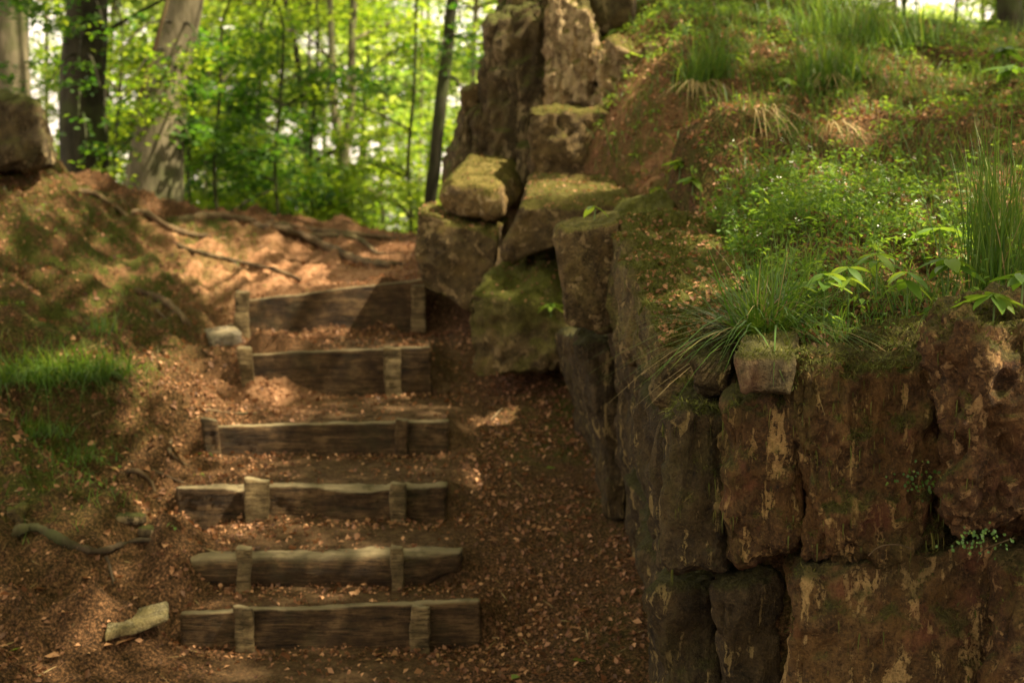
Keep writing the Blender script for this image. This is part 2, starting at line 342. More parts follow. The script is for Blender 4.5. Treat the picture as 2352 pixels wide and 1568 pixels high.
b = NB('lake water'); M['water'] = b.finish((.03, .06, .07), b.bump(b.noise(b.pos((1, .25, 1)), .5, 4), .25, .5), rough=.12, spec=.5)

# ------------------------------------------------------------------ ground sheets
def geo(a, b, n): return np.geomspace(a, b, n)
xs = np.r_[-5-geo(.06, 1200, 46)[::-1], np.arange(-5, 5.0001, .03), 5+geo(.06, 1200, 46)]
ys = np.r_[2.5-geo(.08, 60, 22)[::-1], np.arange(2.5, 12.6, .03), 12.6+geo(.06, 420, 70)]
X, Y = np.meshgrid(xs, ys); Z = H(X, Y)
nx, ny = len(xs), len(ys)
GV = np.stack([X, Y, Z], -1).reshape(-1, 3)
idx = np.arange(nx*ny).reshape(ny, nx)
GF = np.stack([idx[:-1, :-1], idx[:-1, 1:], idx[1:, 1:], idx[1:, :-1]], -1).reshape(-1, 4)
def blobs(x, y, lst):
    s = np.zeros_like(x)
    for (u, v, r, a) in lst:
        g = G(u, v); s = np.maximum(s, a*np.exp(-((x-g[0])**2+(y-g[1])**2)/(r*r)))
    return s
def moss_field(x, y):
    q = np.stack([x, y, np.zeros_like(x)], -1)
    bank = sstep((-1.55-x)/.6)*(y > 6.2)*(y < 11)*(.78+.7*fbm(q, 1.3, 3, 8))
    hill = hillmask(x, y)*(.62+.8*fbm(q, 1.2, 3, 9))
    s = np.maximum(bank, hill)
    s = np.maximum(s, blobs(x, y, [(80, 1100, .35, 1), (130, 900, .4, 1), (220, 640, .3, .9), (120, 480, .45, .8), (1300, 950, .26, 1), (1270, 1030, .26, 1), (1330, 880, .2, .8), (1400, 1180, .3, .5), (1480, 1450, .25, .5)]))
    return np.clip(s, 0, 1)
def bare_sunlit_field(x, y):    # trodden soil, little litter; slope spots painted tan as if sunlit
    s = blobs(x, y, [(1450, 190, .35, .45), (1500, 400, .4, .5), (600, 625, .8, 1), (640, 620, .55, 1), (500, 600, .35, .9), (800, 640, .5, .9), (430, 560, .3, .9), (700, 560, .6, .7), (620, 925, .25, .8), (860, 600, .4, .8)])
    return np.clip(s, 0, 1)
def tread_field(x, y):
    m = sstep((x-ST[0]['xl'])/.35)*sstep((ST[0]['xr']+.05-x)/.35)*(y < 8.5)
    return m*.75
gx, gy = GV[:, 0], GV[:, 1]
sel = (gx > -6) & (gx < 6) & (gy > 2) & (gy < 14)
moss = np.full(len(GV), .3); bare = np.zeros(len(GV)); tr = np.zeros(len(GV))
moss[sel] = moss_field(gx[sel], gy[sel]); bare[sel] = bare_sunlit_field(gx[sel], gy[sel]); tr[sel] = tread_field(gx[sel], gy[sel])
lit = np.clip(1-tr*.9-bare*.5, 0, 1)
hm = hillmask(gx, gy)
fc = GV[GF].mean(1)
is_hill = (hm[GF].mean(1) > .02) & (fc[:, 1] < 13)
is_far = fc[:, 1] > 12.2
bankx = np.interp(fc[:, 1], [4.5, 5.2, 6.0, 6.7, 7.6, 8.6, 9.5, 10.6, 12.5], [-1.35, -1.3, -1.3, -1.5, -1.5, -1.75, -2.2, -2.7, -3.2])
is_bank = (~is_hill) & (~is_far) & (fc[:, 0] < bankx) & (fc[:, 1] > 4.2)
def sheet(name, m):
    f = GF[m]; u_, inv = np.unique(f, return_inverse=True)
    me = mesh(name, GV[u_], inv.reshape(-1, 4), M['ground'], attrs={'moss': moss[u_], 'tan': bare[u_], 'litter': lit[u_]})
    tag(link(name, me), kind='structure')
sheet('hillside', is_hill & ~is_far)
sheet('bank', is_bank)
sheet('path', ~is_hill & ~is_bank & ~is_far)
sheet('forest_slope', is_far)
wv = [(-1500, 70, -14), (1500, 70, -14), (1500, 2600, -14), (-1500, 2600, -14)]
tag(link('water', mesh('water', wv, [(0, 1, 2, 3)], M['water'], smooth=False)), kind='structure')

# ------------------------------------------------------------------ stones
def hexgrid(n):
    """unit cube surface as a shared grid; n=(nx,ny,nz) cells"""
    vs, fs, ix = [], [], {}
    def vid(i, j, k):
        key = (i, j, k)
        if key not in ix: ix[key] = len(vs); vs.append((i/n[0], j/n[1], k/n[2]))
        return ix[key]
    nx_, ny_, nz_ = n
    for j in range(ny_):
        for i in range(nx_):
            fs.append((vid(i, j, 0), vid(i, j+1, 0), vid(i+1, j+1, 0), vid(i+1, j, 0)))
            fs.append((vid(i, j, nz_), vid(i+1, j, nz_), vid(i+1, j+1, nz_), vid(i, j+1, nz_)))
    for k in range(nz_):
        for i in range(nx_):
            fs.append((vid(i, 0, k), vid(i+1, 0, k), vid(i+1, 0, k+1), vid(i, 0, k+1)))
            fs.append((vid(i, ny_, k), vid(i, ny_, k+1), vid(i+1, ny_, k+1), vid(i+1, ny_, k)))
        for j in range(ny_):
            fs.append((vid(0, j, k), vid(0, j, k+1), vid(0, j+1, k+1), vid(0, j+1, k)))
            fs.append((vid(nx_, j, k), vid(nx_, j+1, k), vid(nx_, j+1, k+1), vid(nx_, j, k+1)))
    return np.array(vs), np.array(fs)
def vnormals(v, f):
    a, b_, c, d = (v[f[:, i]] for i in range(4)); n = np.cross(c-a, d-b_)
    out = np.zeros_like(v)
    for i in range(4): np.add.at(out, f[:, i], n)
    return out/(np.linalg.norm(out, axis=1)[:, None]+1e-12)
def hexa(fr, bk, cell=.03, r=.04, amp=.03, freq=4, seed=0, vert=0.0, warp=.03, cuts=0, cutr=(.80, .96), fine=.004):
    """fr, bk: world corners TL,TR,BR,BL of the front and back face -> rounded, weathered block"""
    fr = np.asarray(fr, float); bk = np.asarray(bk, float)
    L = (np.linalg.norm(fr[1]-fr[0])+np.linalg.norm(fr[2]-fr[3]))/2
    Hh = (np.linalg.norm(fr[0]-fr[3])+np.linalg.norm(fr[1]-fr[2]))/2
    D = np.mean([np.linalg.norm(bk[i]-fr[i]) for i in range(4)])
    dims = np.array([L, D, Hh]); n = tuple(int(np.clip(round(d/cell), 4, 130)) for d in dims)
    p, f = hexgrid(n); q = p*dims; rr = min(r, dims.min()*.48)
    inner = np.clip(q, rr, dims-rr); d = q-inner; nd = np.linalg.norm(d, axis=1)[:, None]
    q = np.where(nd > 1e-9, inner+d/np.maximum(nd, 1e-9)*rr, q); p = q/dims
    s, t, u_ = p[:, :1], p[:, 1:2], p[:, 2:3]
    a = (fr[3]*(1-s)+fr[2]*s)*(1-u_)+(fr[0]*(1-s)+fr[1]*s)*u_
    b_ = (bk[3]*(1-s)+bk[2]*s)*(1-u_)+(bk[0]*(1-s)+bk[1]*s)*u_
    v = a*(1-t)+b_*t
    o = np.stack([fbm(v, freq*.45, 2, seed+11), fbm(v, freq*.45, 2, seed+23), fbm(v, freq*.45, 2, seed+37)], -1)
    v = v+o*warp
    if cuts:
        cg = np.random.default_rng(seed*13+1); cc = v.mean(0)
        for _ in range(cuts):
            dn = cg.normal(size=3)*np.array([1, .8, 1]); dn /= np.linalg.norm(dn); h_ = (v-cc)@dn; lim = h_.max()*cg.uniform(*cutr)
            v = v-np.maximum(h_-lim, 0)[:, None]*dn*.92
    nn = vnormals(v, f)
    dsp = fbm(v, freq, 5, seed)*amp
    rg = 1-np.abs(fbm(v, freq*1.3, 4, seed+9)); dsp = dsp-np.clip(rg-.80, 0, 1)*amp*2.2
    if vert:
        vs = v*np.array([1, 1, .22]); rid = .55*(1-np.abs(fbm(vs, freq*2.4, 3, seed+5)))+.45*(1-np.abs(fbm(vs, freq*6, 3, seed+6)))
        dsp = dsp+(rid-.7)*vert
        low = v[:, 2]-fr[:, 2].min()
    dsp = dsp+fbm(v*np.array([1, 1, .30 if vert else 1]), 30, 3, seed+15)*fine+fbm(v, 13, 3, seed+16)*amp*.28
    v = v+nn*dsp[:, None]
    return v, f
def PX(lst): return [P(*q) for q in lst]
def back(fr, dx, dy, dz=0.0, dzb=0.0):
    f = np.asarray(fr, float).copy(); f[:, 0] += dx; f[:, 1] += dy; f[:2, 2] += dz; f[2:, 2] += dzb; return f
def Q(u0, v0, u1, v1, y): return PX([(u0, v0, y), (u1, v0, y), (u1, v1, y), (u0, v1, y)])

wall = empty('retaining_wall', (1.0, 3.6, 0), 'old dry retaining wall of large dark weathered sandstone blocks beside the path', 'wall')
WS = []
def wstone(fr, bk, mat, seed, cell=.018, r=.05, amp=.03, freq=5, vert=.025, warp=.04):
    v, f = hexa(fr, bk, cell, r, amp, freq, seed, vert, warp, cuts=4, cutr=(.93, .99), fine=.007)
    put('stone', v, f, M[mat], wall); WS.append((v, f))
def wf(pts, y, mat, seed, dy=.5, dx=.1, **k):
    cu = sum(p[0] for p in pts)/4; fr = PX([(u+(-3 if u > cu else 3) if y > 3.55 else u+(4 if u > cu else -4), v, y if len(q) == 0 else q[0]) for (u, v, *q) in pts]); wstone(fr, back(fr, dx, dy, .03), mat, seed, **k)
wf([(1528, 955), (1690, 930), (1690, 1335), (1540, 1345)], 3.58, 'walldark', 1, cell=.014, vert=.035)
wf([(1655, 925), (1835, 900), (1828, 1285), (1668, 1312)], 3.47, 'wall', 2, cell=.010, vert=.04, r=.055)
wf([(1792, 808), (2195, 800), (2185, 1262), (1835, 1288)], 3.42, 'wall', 3, cell=.0095, vert=.05, amp=.035, r=.065)
wf([(2168, 745), (2440, 715), (2420, 1215), (2182, 1240)], 3.22, 'wallrough', 4, cell=.0105, vert=.03, amp=.05, freq=7, r=.07)
wf([(1560, 800), (1700, 815), (1690, 905), (1600, 908)], 3.70, 'walldark', 5, cell=.014)
wf([(1692, 822), (1816, 816), (1812, 915), (1708, 920)], 3.40, 'capstone', 6, cell=.012, amp=.012, r=.02, dy=.35, vert=.01, warp=.02)
wf([(1818, 1292), (2330, 1250), (2330, 2080), (1822, 2080)], 3.44, 'wallpale', 7, cell=.0125, vert=.035, amp=.03)
wf([(1640, 1335), (1825, 1312), (1825, 2080), (1650, 2080)], 3.62, 'walldark', 8, cell=.016, vert=.03)
wf([(1508, 1340), (1660, 1345), (1665, 1980), (1540, 1980)], 3.85, 'walldark', 9, cell=.018, vert=.03)
wf([(2312, 1310), (2620, 1240), (2620, 2150), (2312, 2150)], 3.24, 'wallrough', 10, cell=.016, vert=.02, amp=.04)
wf([(2425, 700), (2900, 720), (2900, 1240), (2425, 1240)], 3.25, 'wallrough', 13, cell=.03)
wf([(2600, 1240), (3100, 1240), (3100, 2150), (2600, 2150)], 3.25, 'wall', 14, cell=.03)
# side of the wall running back beside the path
def w8(fp, bp, mat, seed, **k): wstone(PX(fp), PX(bp), mat, seed, **k)
w8([(1497, 752, 4.0), (1790, 800, 4.0), (1790, 960, 4.0), (1512, 955, 4.0)], [(1404, 512, 5.6), (1640, 498, 5.6), (1640, 720, 5.6), (1404, 765, 5.6)], 'rockmoss', 21, cell=.016, r=.05, amp=.04, vert=.0, freq=5)
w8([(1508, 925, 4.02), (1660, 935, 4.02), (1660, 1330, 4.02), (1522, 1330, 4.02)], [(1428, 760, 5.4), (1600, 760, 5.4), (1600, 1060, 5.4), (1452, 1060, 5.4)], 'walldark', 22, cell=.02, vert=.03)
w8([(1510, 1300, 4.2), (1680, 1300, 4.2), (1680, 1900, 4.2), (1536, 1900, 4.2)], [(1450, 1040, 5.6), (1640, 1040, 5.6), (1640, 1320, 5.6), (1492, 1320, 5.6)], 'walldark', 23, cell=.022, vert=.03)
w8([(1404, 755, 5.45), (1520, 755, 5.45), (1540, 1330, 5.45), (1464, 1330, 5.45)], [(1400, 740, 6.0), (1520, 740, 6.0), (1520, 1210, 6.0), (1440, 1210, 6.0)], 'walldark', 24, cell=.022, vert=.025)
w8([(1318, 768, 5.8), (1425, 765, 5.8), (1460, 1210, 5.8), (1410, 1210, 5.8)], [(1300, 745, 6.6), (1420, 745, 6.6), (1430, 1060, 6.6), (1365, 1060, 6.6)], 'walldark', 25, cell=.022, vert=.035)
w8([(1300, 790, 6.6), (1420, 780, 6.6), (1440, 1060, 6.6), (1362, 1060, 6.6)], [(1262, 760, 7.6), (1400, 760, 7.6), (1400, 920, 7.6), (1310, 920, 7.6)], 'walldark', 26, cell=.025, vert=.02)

def boulder(fp, bp, mat, label, seed, cuts=12, cell=.025, r=.06, amp=.035, freq=4, vert=0.0, warp=.05, name='boulder', cat='rock'):
    v, f = hexa(PX(fp), PX(bp), cell, r*.3, amp*.75, freq, seed, vert, warp*.6, cuts=cuts, cutr=(.88, .99), fine=.008)
    o = thing1(name, v, f, M[mat], label, cat); return v, f
BS = {}
BS[5] = boulder([(1276, 520, 5.5), (1416, 500, 5.5), (1404, 775, 5.5), (1294, 752, 5.5)], [(1284, 498, 6.1), (1420, 480, 6.1), (1414, 700, 6.1), (1300, 690, 6.1)], 'rock',
   'upright square-cut block of ochre stone with a seedling on top', 131, cell=.014, vert=.02, r=.04, amp=.02, name='stone_block', cat='stone block')
BS[6] = boulder([(1370, 500, 6.3), (1562, 470, 6.3), (1566, 545, 6.3), (1370, 550, 6.3)], [(1420, 470, 6.9), (1542, 428, 6.9), (1550, 500, 6.9), (1420, 520, 6.9)], 'rockmoss',
   'low wedge of mossy stone behind the upright square-cut block', 32, cell=.02, r=.05)
BS[4] = boulder([(1066, 685, 7.3), (1318, 705, 7.2), (1308, 850, 7.2), (1078, 870, 7.3)], [(1190, 560, 7.9), (1320, 540, 7.9), (1320, 800, 7.9), (1150, 800, 7.9)], 'rockmoss',
   'leaning mossy boulder with hollows at the foot of the pile above the path', 233, cuts=6, amp=.06, r=.2, cell=.018)
BS[3] = boulder([(1190, 462, 7.45), (1446, 462, 7.3), (1430, 530, 7.3), (1142, 606, 7.5)], [(1232, 398, 8.2), (1402, 388, 8.2), (1410, 450, 8.2), (1232, 490, 8.2)], 'rock',
   'long tilted stone slab bridging the pile with a deep shadow below', 34, cell=.02, r=.05, amp=.03)
BS[2] = boulder([(954, 486, 8.2), (1148, 540, 8.1), (1120, 725, 8.1), (972, 668, 8.2)], [(985, 466, 8.9), (1170, 480, 8.9), (1160, 650, 8.9), (1000, 640, 8.9)], 'rock',
   'wedge-shaped brown boulder resting beside the top timber step', 35, cell=.02, r=.04)
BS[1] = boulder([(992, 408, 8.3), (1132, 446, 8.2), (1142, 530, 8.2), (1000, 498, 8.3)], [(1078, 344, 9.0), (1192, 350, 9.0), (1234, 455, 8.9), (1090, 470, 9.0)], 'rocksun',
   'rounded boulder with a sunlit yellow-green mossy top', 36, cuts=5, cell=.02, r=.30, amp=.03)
BS[8] = boulder([(1206, 258, 8.4), (1468, 254, 8.4), (1498, 405, 8.4), (1222, 440, 8.4)], [(1240, 238, 9.0), (1440, 240, 9.0), (1470, 380, 9.0), (1240, 400, 9.0)], 'rock',
   'squared pitted stone block with a rim of bright moss', 37, cell=.018, r=.06, amp=.05, freq=6, name='stone_block', cat='stone block')
BS[9] = boulder([(1128, 40, 9.0), (1290, -30, 8.95), (1240, 440, 8.9), (1062, 450, 9.0)], [(1160, 0, 9.8), (1300, -30, 9.8), (1300, 400, 9.8), (1090, 400, 9.8)], 'rockdark',
   'tall dark leaning slab forming the left face of the rock stack', 38, cell=.022, vert=.10, amp=.07, name='rock_slab')
BS[10] = boulder([(1062, 262, 9.15), (1135, 210, 9.1), (1110, 470, 9.1), (1012, 470, 9.15)], [(1080, 225, 9.9), (1150, 200, 9.9), (1140, 430, 9.9), (1030, 430, 9.9)], 'rockdark',
   'lower dark slab leaning on the outer side of the rock stack', 39, cell=.025, vert=.08, amp=.05, name='rock_slab')
BS[11] = boulder([(1266, -20, 8.8), (1352, 30, 8.75), (1382, 255, 8.75), (1262, 262, 8.8)], [(1275, -40, 9.6), (1352, 20, 9.6), (1420, 230, 9.6), (1290, 230, 9.6)], 'rockpale',
   'pale cracked upright slab catching light on the rock stack', 40, cell=.015, vert=.10, amp=.05, r=.03, name='rock_slab')
BS[12] = boulder([(1172, -90, 9.1), (1340, -90, 9.0), (1346, 30, 8.95), (1168, 45, 9.1)], [(1180, -60, 9.9), (1325, -60, 9.9), (1330, 50, 9.9), (1180, 50, 9.9)], 'rockmoss',
   'mossy capstone crowning the tall rock stack', 41, cell=.025, amp=.05)
BS[13] = boulder([(1058, 205, 9.2), (1100, 190, 9.2), (1102, 255, 9.2), (1066, 270, 9.2)], [(1064, 200, 9.5), (1104, 190, 9.5), (1106, 250, 9.5), (1066, 262, 9.5)], 'rock',
   'small pale rock perched on the ledge of the rock stack', 42, cell=.016, r=.04, amp=.02)
BS[14] = boulder([(1352, -30, 9.5), (1450, -40, 9.5), (1455, 62, 9.5), (1368, 78, 9.5)], [(1360, -40, 10.2), (1460, -40, 10.2), (1470, 50, 10.2), (1370, 60, 10.2)], 'rockdark',
   'dark brown block jutting from the slope behind the rock stack', 43, cell=.03, amp=.03, name='stone_block', cat='stone block')
BS[15] = boulder([(-60, 215, 9.5), (85, 232, 9.5), (112, 385, 9.5), (-60, 400, 9.5)], [(-50, 195, 10.3), (95, 225, 10.2), (125, 375, 10.2), (-50, 390, 10.3)], 'rockdark',
   'dark rounded rock on the crest of the bank beside the old trunks', 44, cell=.03, r=.12, amp=.07, freq=5)
BS[16] = boulder([(1185, 330, 8.8), (1235, 330, 8.8), (1240, 430, 8.8), (1190, 430, 8.8)], [(1185, 320, 9.2), (1235, 320, 9.2), (1240, 420, 9.2), (1190, 420, 9.2)], 'rockdark',
   'narrow dark stone wedged behind the rounded sunlit boulder', 45, cell=.03, amp=.03)
BS[17] = boulder([(10, 1168, 5.5), (62, 1160, 5.5), (58, 1236, 5.5), (0, 1240, 5.5)], [(14, 1156, 5.7), (60, 1156, 5.7), (60, 1200, 5.7), (0, 1200, 5.7)], 'rockmoss',
   'small mossy stone at the head of the snaking root', 46, cell=.014, r=.04, amp=.03)

BS[18] = boulder([(1368, 120, 8.6), (1500, 95, 8.5), (1545, 215, 8.4), (1375, 262, 8.5)], [(1380, 90, 9.2), (1500, 70, 9.2), (1540, 180, 9.1), (1390, 230, 9.2)], 'rockpale',
   'crumbling reddish rock half buried in litter between the stack and the slope', 47, cell=.016, amp=.10, freq=8, r=.08)
def slabstone(u, v, lx, ly, h, rz, mat, label, seed, tilt=(0, 0)):
    g = G(u, v); c, s = math.cos(rz), math.sin(rz)
    def cor(z): 
        o = []
        for (a, b_) in ((-lx, -ly), (lx*.8, -ly*.9), (lx, ly), (-lx*.7, ly)):
            o.append((g[0]+a*c-b_*s, g[1]+a*s+b_*c, g[2]+z+a*tilt[0]+b_*tilt[1]))
        return o
    t = cor(h); bt = cor(-.02)
    fr = [t[0], t[1], bt[1], bt[0]]; bk = [t[3], t[2], bt[2], bt[3]]
    v_, f_ = hexa(fr, bk, .009, .008, .005, 12, seed, 0, .008, cuts=5, cutr=(.8, .97), fine=.0015)
    thing1('flat_stone', v_, f_, M[mat], label, 'rock')
slabstone(512, 778, .115, .10, .045, .5, 'flatstone', 'flat grey stone lying beside the foot of the top timber step', 51, (.1, .2))
slabstone(308, 1435, .135, .055, .018, .5, 'flatpale', 'long pale flat stone lying on the soil beside the lowest step', 52, (.12, .2))
slabstone(300, 1200, .06, .03, .02, .2, 'rockdark', 'thin flat stone on the bank above the forked root', 53)
slabstone(345, 1222, .045, .03, .02, -.3, 'rockdark', 'thin broken stone on the bank beside the forked root', 54)

# ------------------------------------------------------------------ timber steps
def plank(fr, bk, seed, root, name, mat, label=None, **k):
    a = dict(cell=.02, r=.010, amp=.004, freq=9, warp=.005, fine=.0016); a.update(k)
    v, f = hexa(fr, bk, seed=seed, **a)
    o = put(name, v, f, M[mat], root)
    if label: o['label'] = label
    return o
step_lab = ['lowest timber step, a straight dark plank held by two stakes', 'second timber step from the bottom, a split half-round log with a tapering end',
            'third timber step from the bottom, with a chipped pale upper edge', 'fourth timber step from the bottom, low plank half buried in litter',
            'fifth timber step from the bottom, sunlit edge with a tall curved stake', 'topmost timber step, sloping plank with a square stake at one end']
stakes = [[(540, 578, 1398, 1500, 0), (945, 990, 1385, 1505, 0)], [(546, 585, 1250, 1352, 0), (900, 932, 1253, 1335, 0)], [(552, 610, 1100, 1190, .02), (893, 932, 1108, 1200, 0)],
          [(470, 508, 962, 1042, -.02), (908, 940, 962, 1040, 0)], [(556, 590, 797, 910, -.02), (885, 920, 795, 910, 0)], [(541, 575, 668, 772, 0), (945, 978, 655, 742, 0)]]
for i, s in enumerate(ST):
    y = s['y']; th = [.045, .085, .085, .05, .045, .05][i]
    root = empty('timber_step', ((s['xl']+s['xr'])/2, y, s['zb']), step_lab[i], 'step', 'timber steps up the path')
    zb = s['zb']-.05
    fr = [(s['xl'], y-.01, s['zl']), (s['xr'], y+.01, s['zr']), (s['xr'], y+.01, zb), (s['xl'], y-.01, zb)]
    if i == 1:   # half-round log
        zb += .03
        n1, n2 = 90, 20; v = []
        for a in range(n1+1):
            t = a/n1; x = s['xl']+(s['xr']-s['xl'])*t; zt = s['zl']+(s['zr']-s['zl'])*t; R = (zt-zb)/2*(1-.42*sstep((t-.80)/.2))
            if a in (0, n1): R *= .82
            cz = zb+R+ .25*sstep((t-.8)/.2)*.1; 
            for b2 in range(n2):
                an = 2*math.pi*b2/n2
                rr = R*(1+.0*math.cos(an)); dz = math.sin(an); dy = math.cos(an)
                if dz > .75: dz = .75+(dz-.75)*.25
                v.append((x, y+.05+rr*dy*.85, zt-R+rr*dz*1.15))
        v = np.array(v); f = [(a*n2+b2, (a+1)*n2+b2, (a+1)*n2+(b2+1) % n2, a*n2+(b2+1) % n2) for a in range(n1) for b2 in range(n2)]
        e0 = len(v); v = np.vstack([v, v[:n2].mean(0), v[-n2:].mean(0)])
        f += [(b2, (b2+1) % n2, e0, e0) for b2 in range(n2)] 
        f = np.array(f); f2 = np.array([((n1)*n2+(b2+1) % n2, n1*n2+b2, e0+1) for b2 in range(n2)]+[(b2, (b2+1) % n2, e0) for b2 in range(n2)])
        quads = f[:n1*n2]; tris = np.vstack([quads[:, [0, 1, 2]], quads[:, [0, 2, 3]], f2])
        v = v+np.stack([fbm(v, 7, 3, 61), fbm(v, 7, 3, 62), fbm(v, 7, 3, 63)], -1)*.008
        put('log', v, tris, M['wood'], root)
    else:
        bk = [(p[0], p[1]+th, p[2]) for p in fr]
        if i == 2:
            pl = hexa(fr, bk, .014, .010, .006, 9, 70+i, 0, .012); v, f = pl
            t = (v[:, 0]-s['xl'])/(s['xr']-s['xl']); topm = sstep((v[:, 2]-(s['zl']-.05))/.04)
            chip = .020*np.exp(-((t-.68)/.13)**2)*(v[:, 1] < y+.03)+.012*np.exp(-((t-.25)/.06)**2)*(v[:, 1] < y+.03)
            v[:, 2] -= chip*topm
            put('plank', v, f, M['wood'], root)
        else:
            plank(fr, bk, 70+i, root, 'plank', 'wood', cell=.014)
    for j, (u0, u1, v0, v1, lean) in enumerate(stakes[i]):
        a = P(u0, v1, y-.05); b2 = P(u1, v1, y-.05); zt = float(P(u0, v0, y-.05)[2]); zb2 = a[2]-.06
        fr2 = [(a[0]+lean, y-.05, zt), (b2[0]+lean, y-.05, zt-.004), (b2[0], y-.052, zb2), (a[0], y-.052, zb2)]
        if i == 1: fr2 = [(p[0], p[1]-.03, p[2]) for p in fr2]
        bk2 = [(p[0], p[1]+.042, p[2]) for p in fr2]
        plank(fr2, bk2, 90+i*3+j, root, 'stake', 'woodpale' if i != 3 else 'wood', cell=.012, r=.008, amp=.008, warp=.014)

# ------------------------------------------------------------------ tubes: roots, trunks, stems
def tube(pts, rad, seg=10, sub=6, rough=0.0, seed=0, flare=0.0):
    pts = np.asarray(pts, float); rad = np.asarray(rad, float); n = len(pts)
    t = np.linspace(0, n-1, (n-1)*sub+1)
    def cr(a):
        a = np.asarray(a, float); i = np.clip(t.astype(int), 0, n-2); u_ = (t-i)
        if a.ndim == 2: u_ = u_[:, None]
        p0 = a[np.maximum(i-1, 0)]; p1 = a[i]; p2 = a[i+1]; p3 = a[np.minimum(i+2, n-1)]
        return .5*((2*p1)+(-p0+p2)*u_+(2*p0-5*p1+4*p2-p3)*u_**2+(-p0+3*p1-3*p2+p3)*u_**3)
    c = cr(pts); r = np.maximum(cr(rad), .0004); T = np.gradient(c, axis=0); T /= np.linalg.norm(T, axis=1)[:, None]
    ref = np.array([0, 1.0, 0]) if abs(T[:, 1]).mean() < .8 else np.array([1.0, 0, 0])
    A = np.cross(T, ref); A /= np.linalg.norm(A, axis=1)[:, None]; B = np.cross(T, A)
    an = np.arange(seg)*2*math.pi/seg
    v = c[:, None]+r[:, None, None]*(A[:, None]*np.cos(an)[None, :, None]+B[:, None]*np.sin(an)[None, :, None])
    if rough:
        nrm = (v-c[:, None]); q = v*np.array([1, 1, .3])
        v = v+nrm*(fbm(q, 1/max(r.max(), .01)*.5, 3, seed)*rough)[..., None]
    m = len(c); v = v.reshape(-1, 3)
    i, j = np.meshgrid(np.arange(m-1), np.arange(seg), indexing='ij')
    f = np.stack([i*seg+j, (i+1)*seg+j, (i+1)*seg+(j+1) % seg, i*seg+(j+1) % seg], -1).reshape(-1, 4)
    return v, f
def join(parts):
    vs, fs, o = [], [], 0
    for v, f in parts: vs.append(v); fs.append(f+o); o += len(v)
    return np.vstack(vs), np.vstack(fs)
def root_path(uv, r, sink=.62):
    pts = []
    for (u, v) in uv:
        g = G(u, v); g[2] += r*(1-sink)*1.0; pts.append(g)
    return np.array(pts)
def tree_root(paths, label, mat='root'):
    ps = []
    for k, (uv, r0, r1) in enumerate(paths):
        p = root_path(uv, (r0+r1)/2); p[0, 2] -= r0*2.2; p[-1, 2] -= r1*2.0
        ps.append(tube(p, np.linspace(r0, r1, len(p)), 10, 8, .6, k+len(uv)))
    v, f = join(ps); return thing1('tree_root', v, f, M[mat], label, 'root')
tree_root([([(305, 478), (340, 500), (390, 530), (440, 545), (520, 545)], .035, .02)], 'pale sunlit root cresting the top of the bank')
tree_root([([(388, 532), (410, 568), (480, 590), (560, 608), (640, 628), (690, 640)], .02, .012)], 'long thin root running across the sunlit bare soil above the steps')
tree_root([([(310, 655), (370, 690), (412, 722), (440, 748)], .024, .016), ([(345, 690), (360, 715), (385, 735)], .012, .005)], 'straight root on the bank above the flat grey stone')
tree_root([([(560, 508), (640, 530), (720, 560), (790, 590), (850, 608), (900, 612), (935, 604)], .038, .025)], 'thick curving root crossing the shaded crest of the path')
tree_root([([(700, 533), (770, 545), (820, 552), (845, 565), (865, 585), (900, 578)], .028, .012)], 'hooked root near the rim of the crest')
tree_root([([(400, 500), (480, 500), (560, 512), (640, 522), (720, 534), (820, 541), (930, 548)], .035, .02)], 'dark root lying along the skyline rim of the path', 'root')
tree_root([([(20, 1212), (70, 1218), (120, 1240), (180, 1268), (240, 1278), (310, 1256), (400, 1242)], .020, .010), ([(240, 1278), (252, 1308), (262, 1345)], .010, .004)], 'forked root snaking down the bank towards the second step', 'rootdark')
tree_root([([(275, 1085), (315, 1095), (345, 1118), (358, 1140)], .011, .007)], 'short curved root on the bank level with the third step')
tree_root([([(110, 790), (118, 822), (130, 848)], .010, .008)], 'thin pale root above the hanging grass on the bank')
tree_root([([(150, 430), (200, 448), (250, 470), (300, 500)], .03, .012)], 'mossy root near the top of the bank below the big trunks')
tree_root([([(393, 1010), (388, 1034), (400, 1058), (428, 1066)], .009, .006)], 'small hooked root beside the fourth timber step')
tree_root([([(405, 948), (470, 945), (530, 952), (610, 948)], .008, .005)], 'dry stick lying across the path above the fourth step')
tree_root([([(300, 1060), (360, 1088), (400, 1110), (440, 1112)], .008, .006)], 'thin root reaching the upper end of the third step')

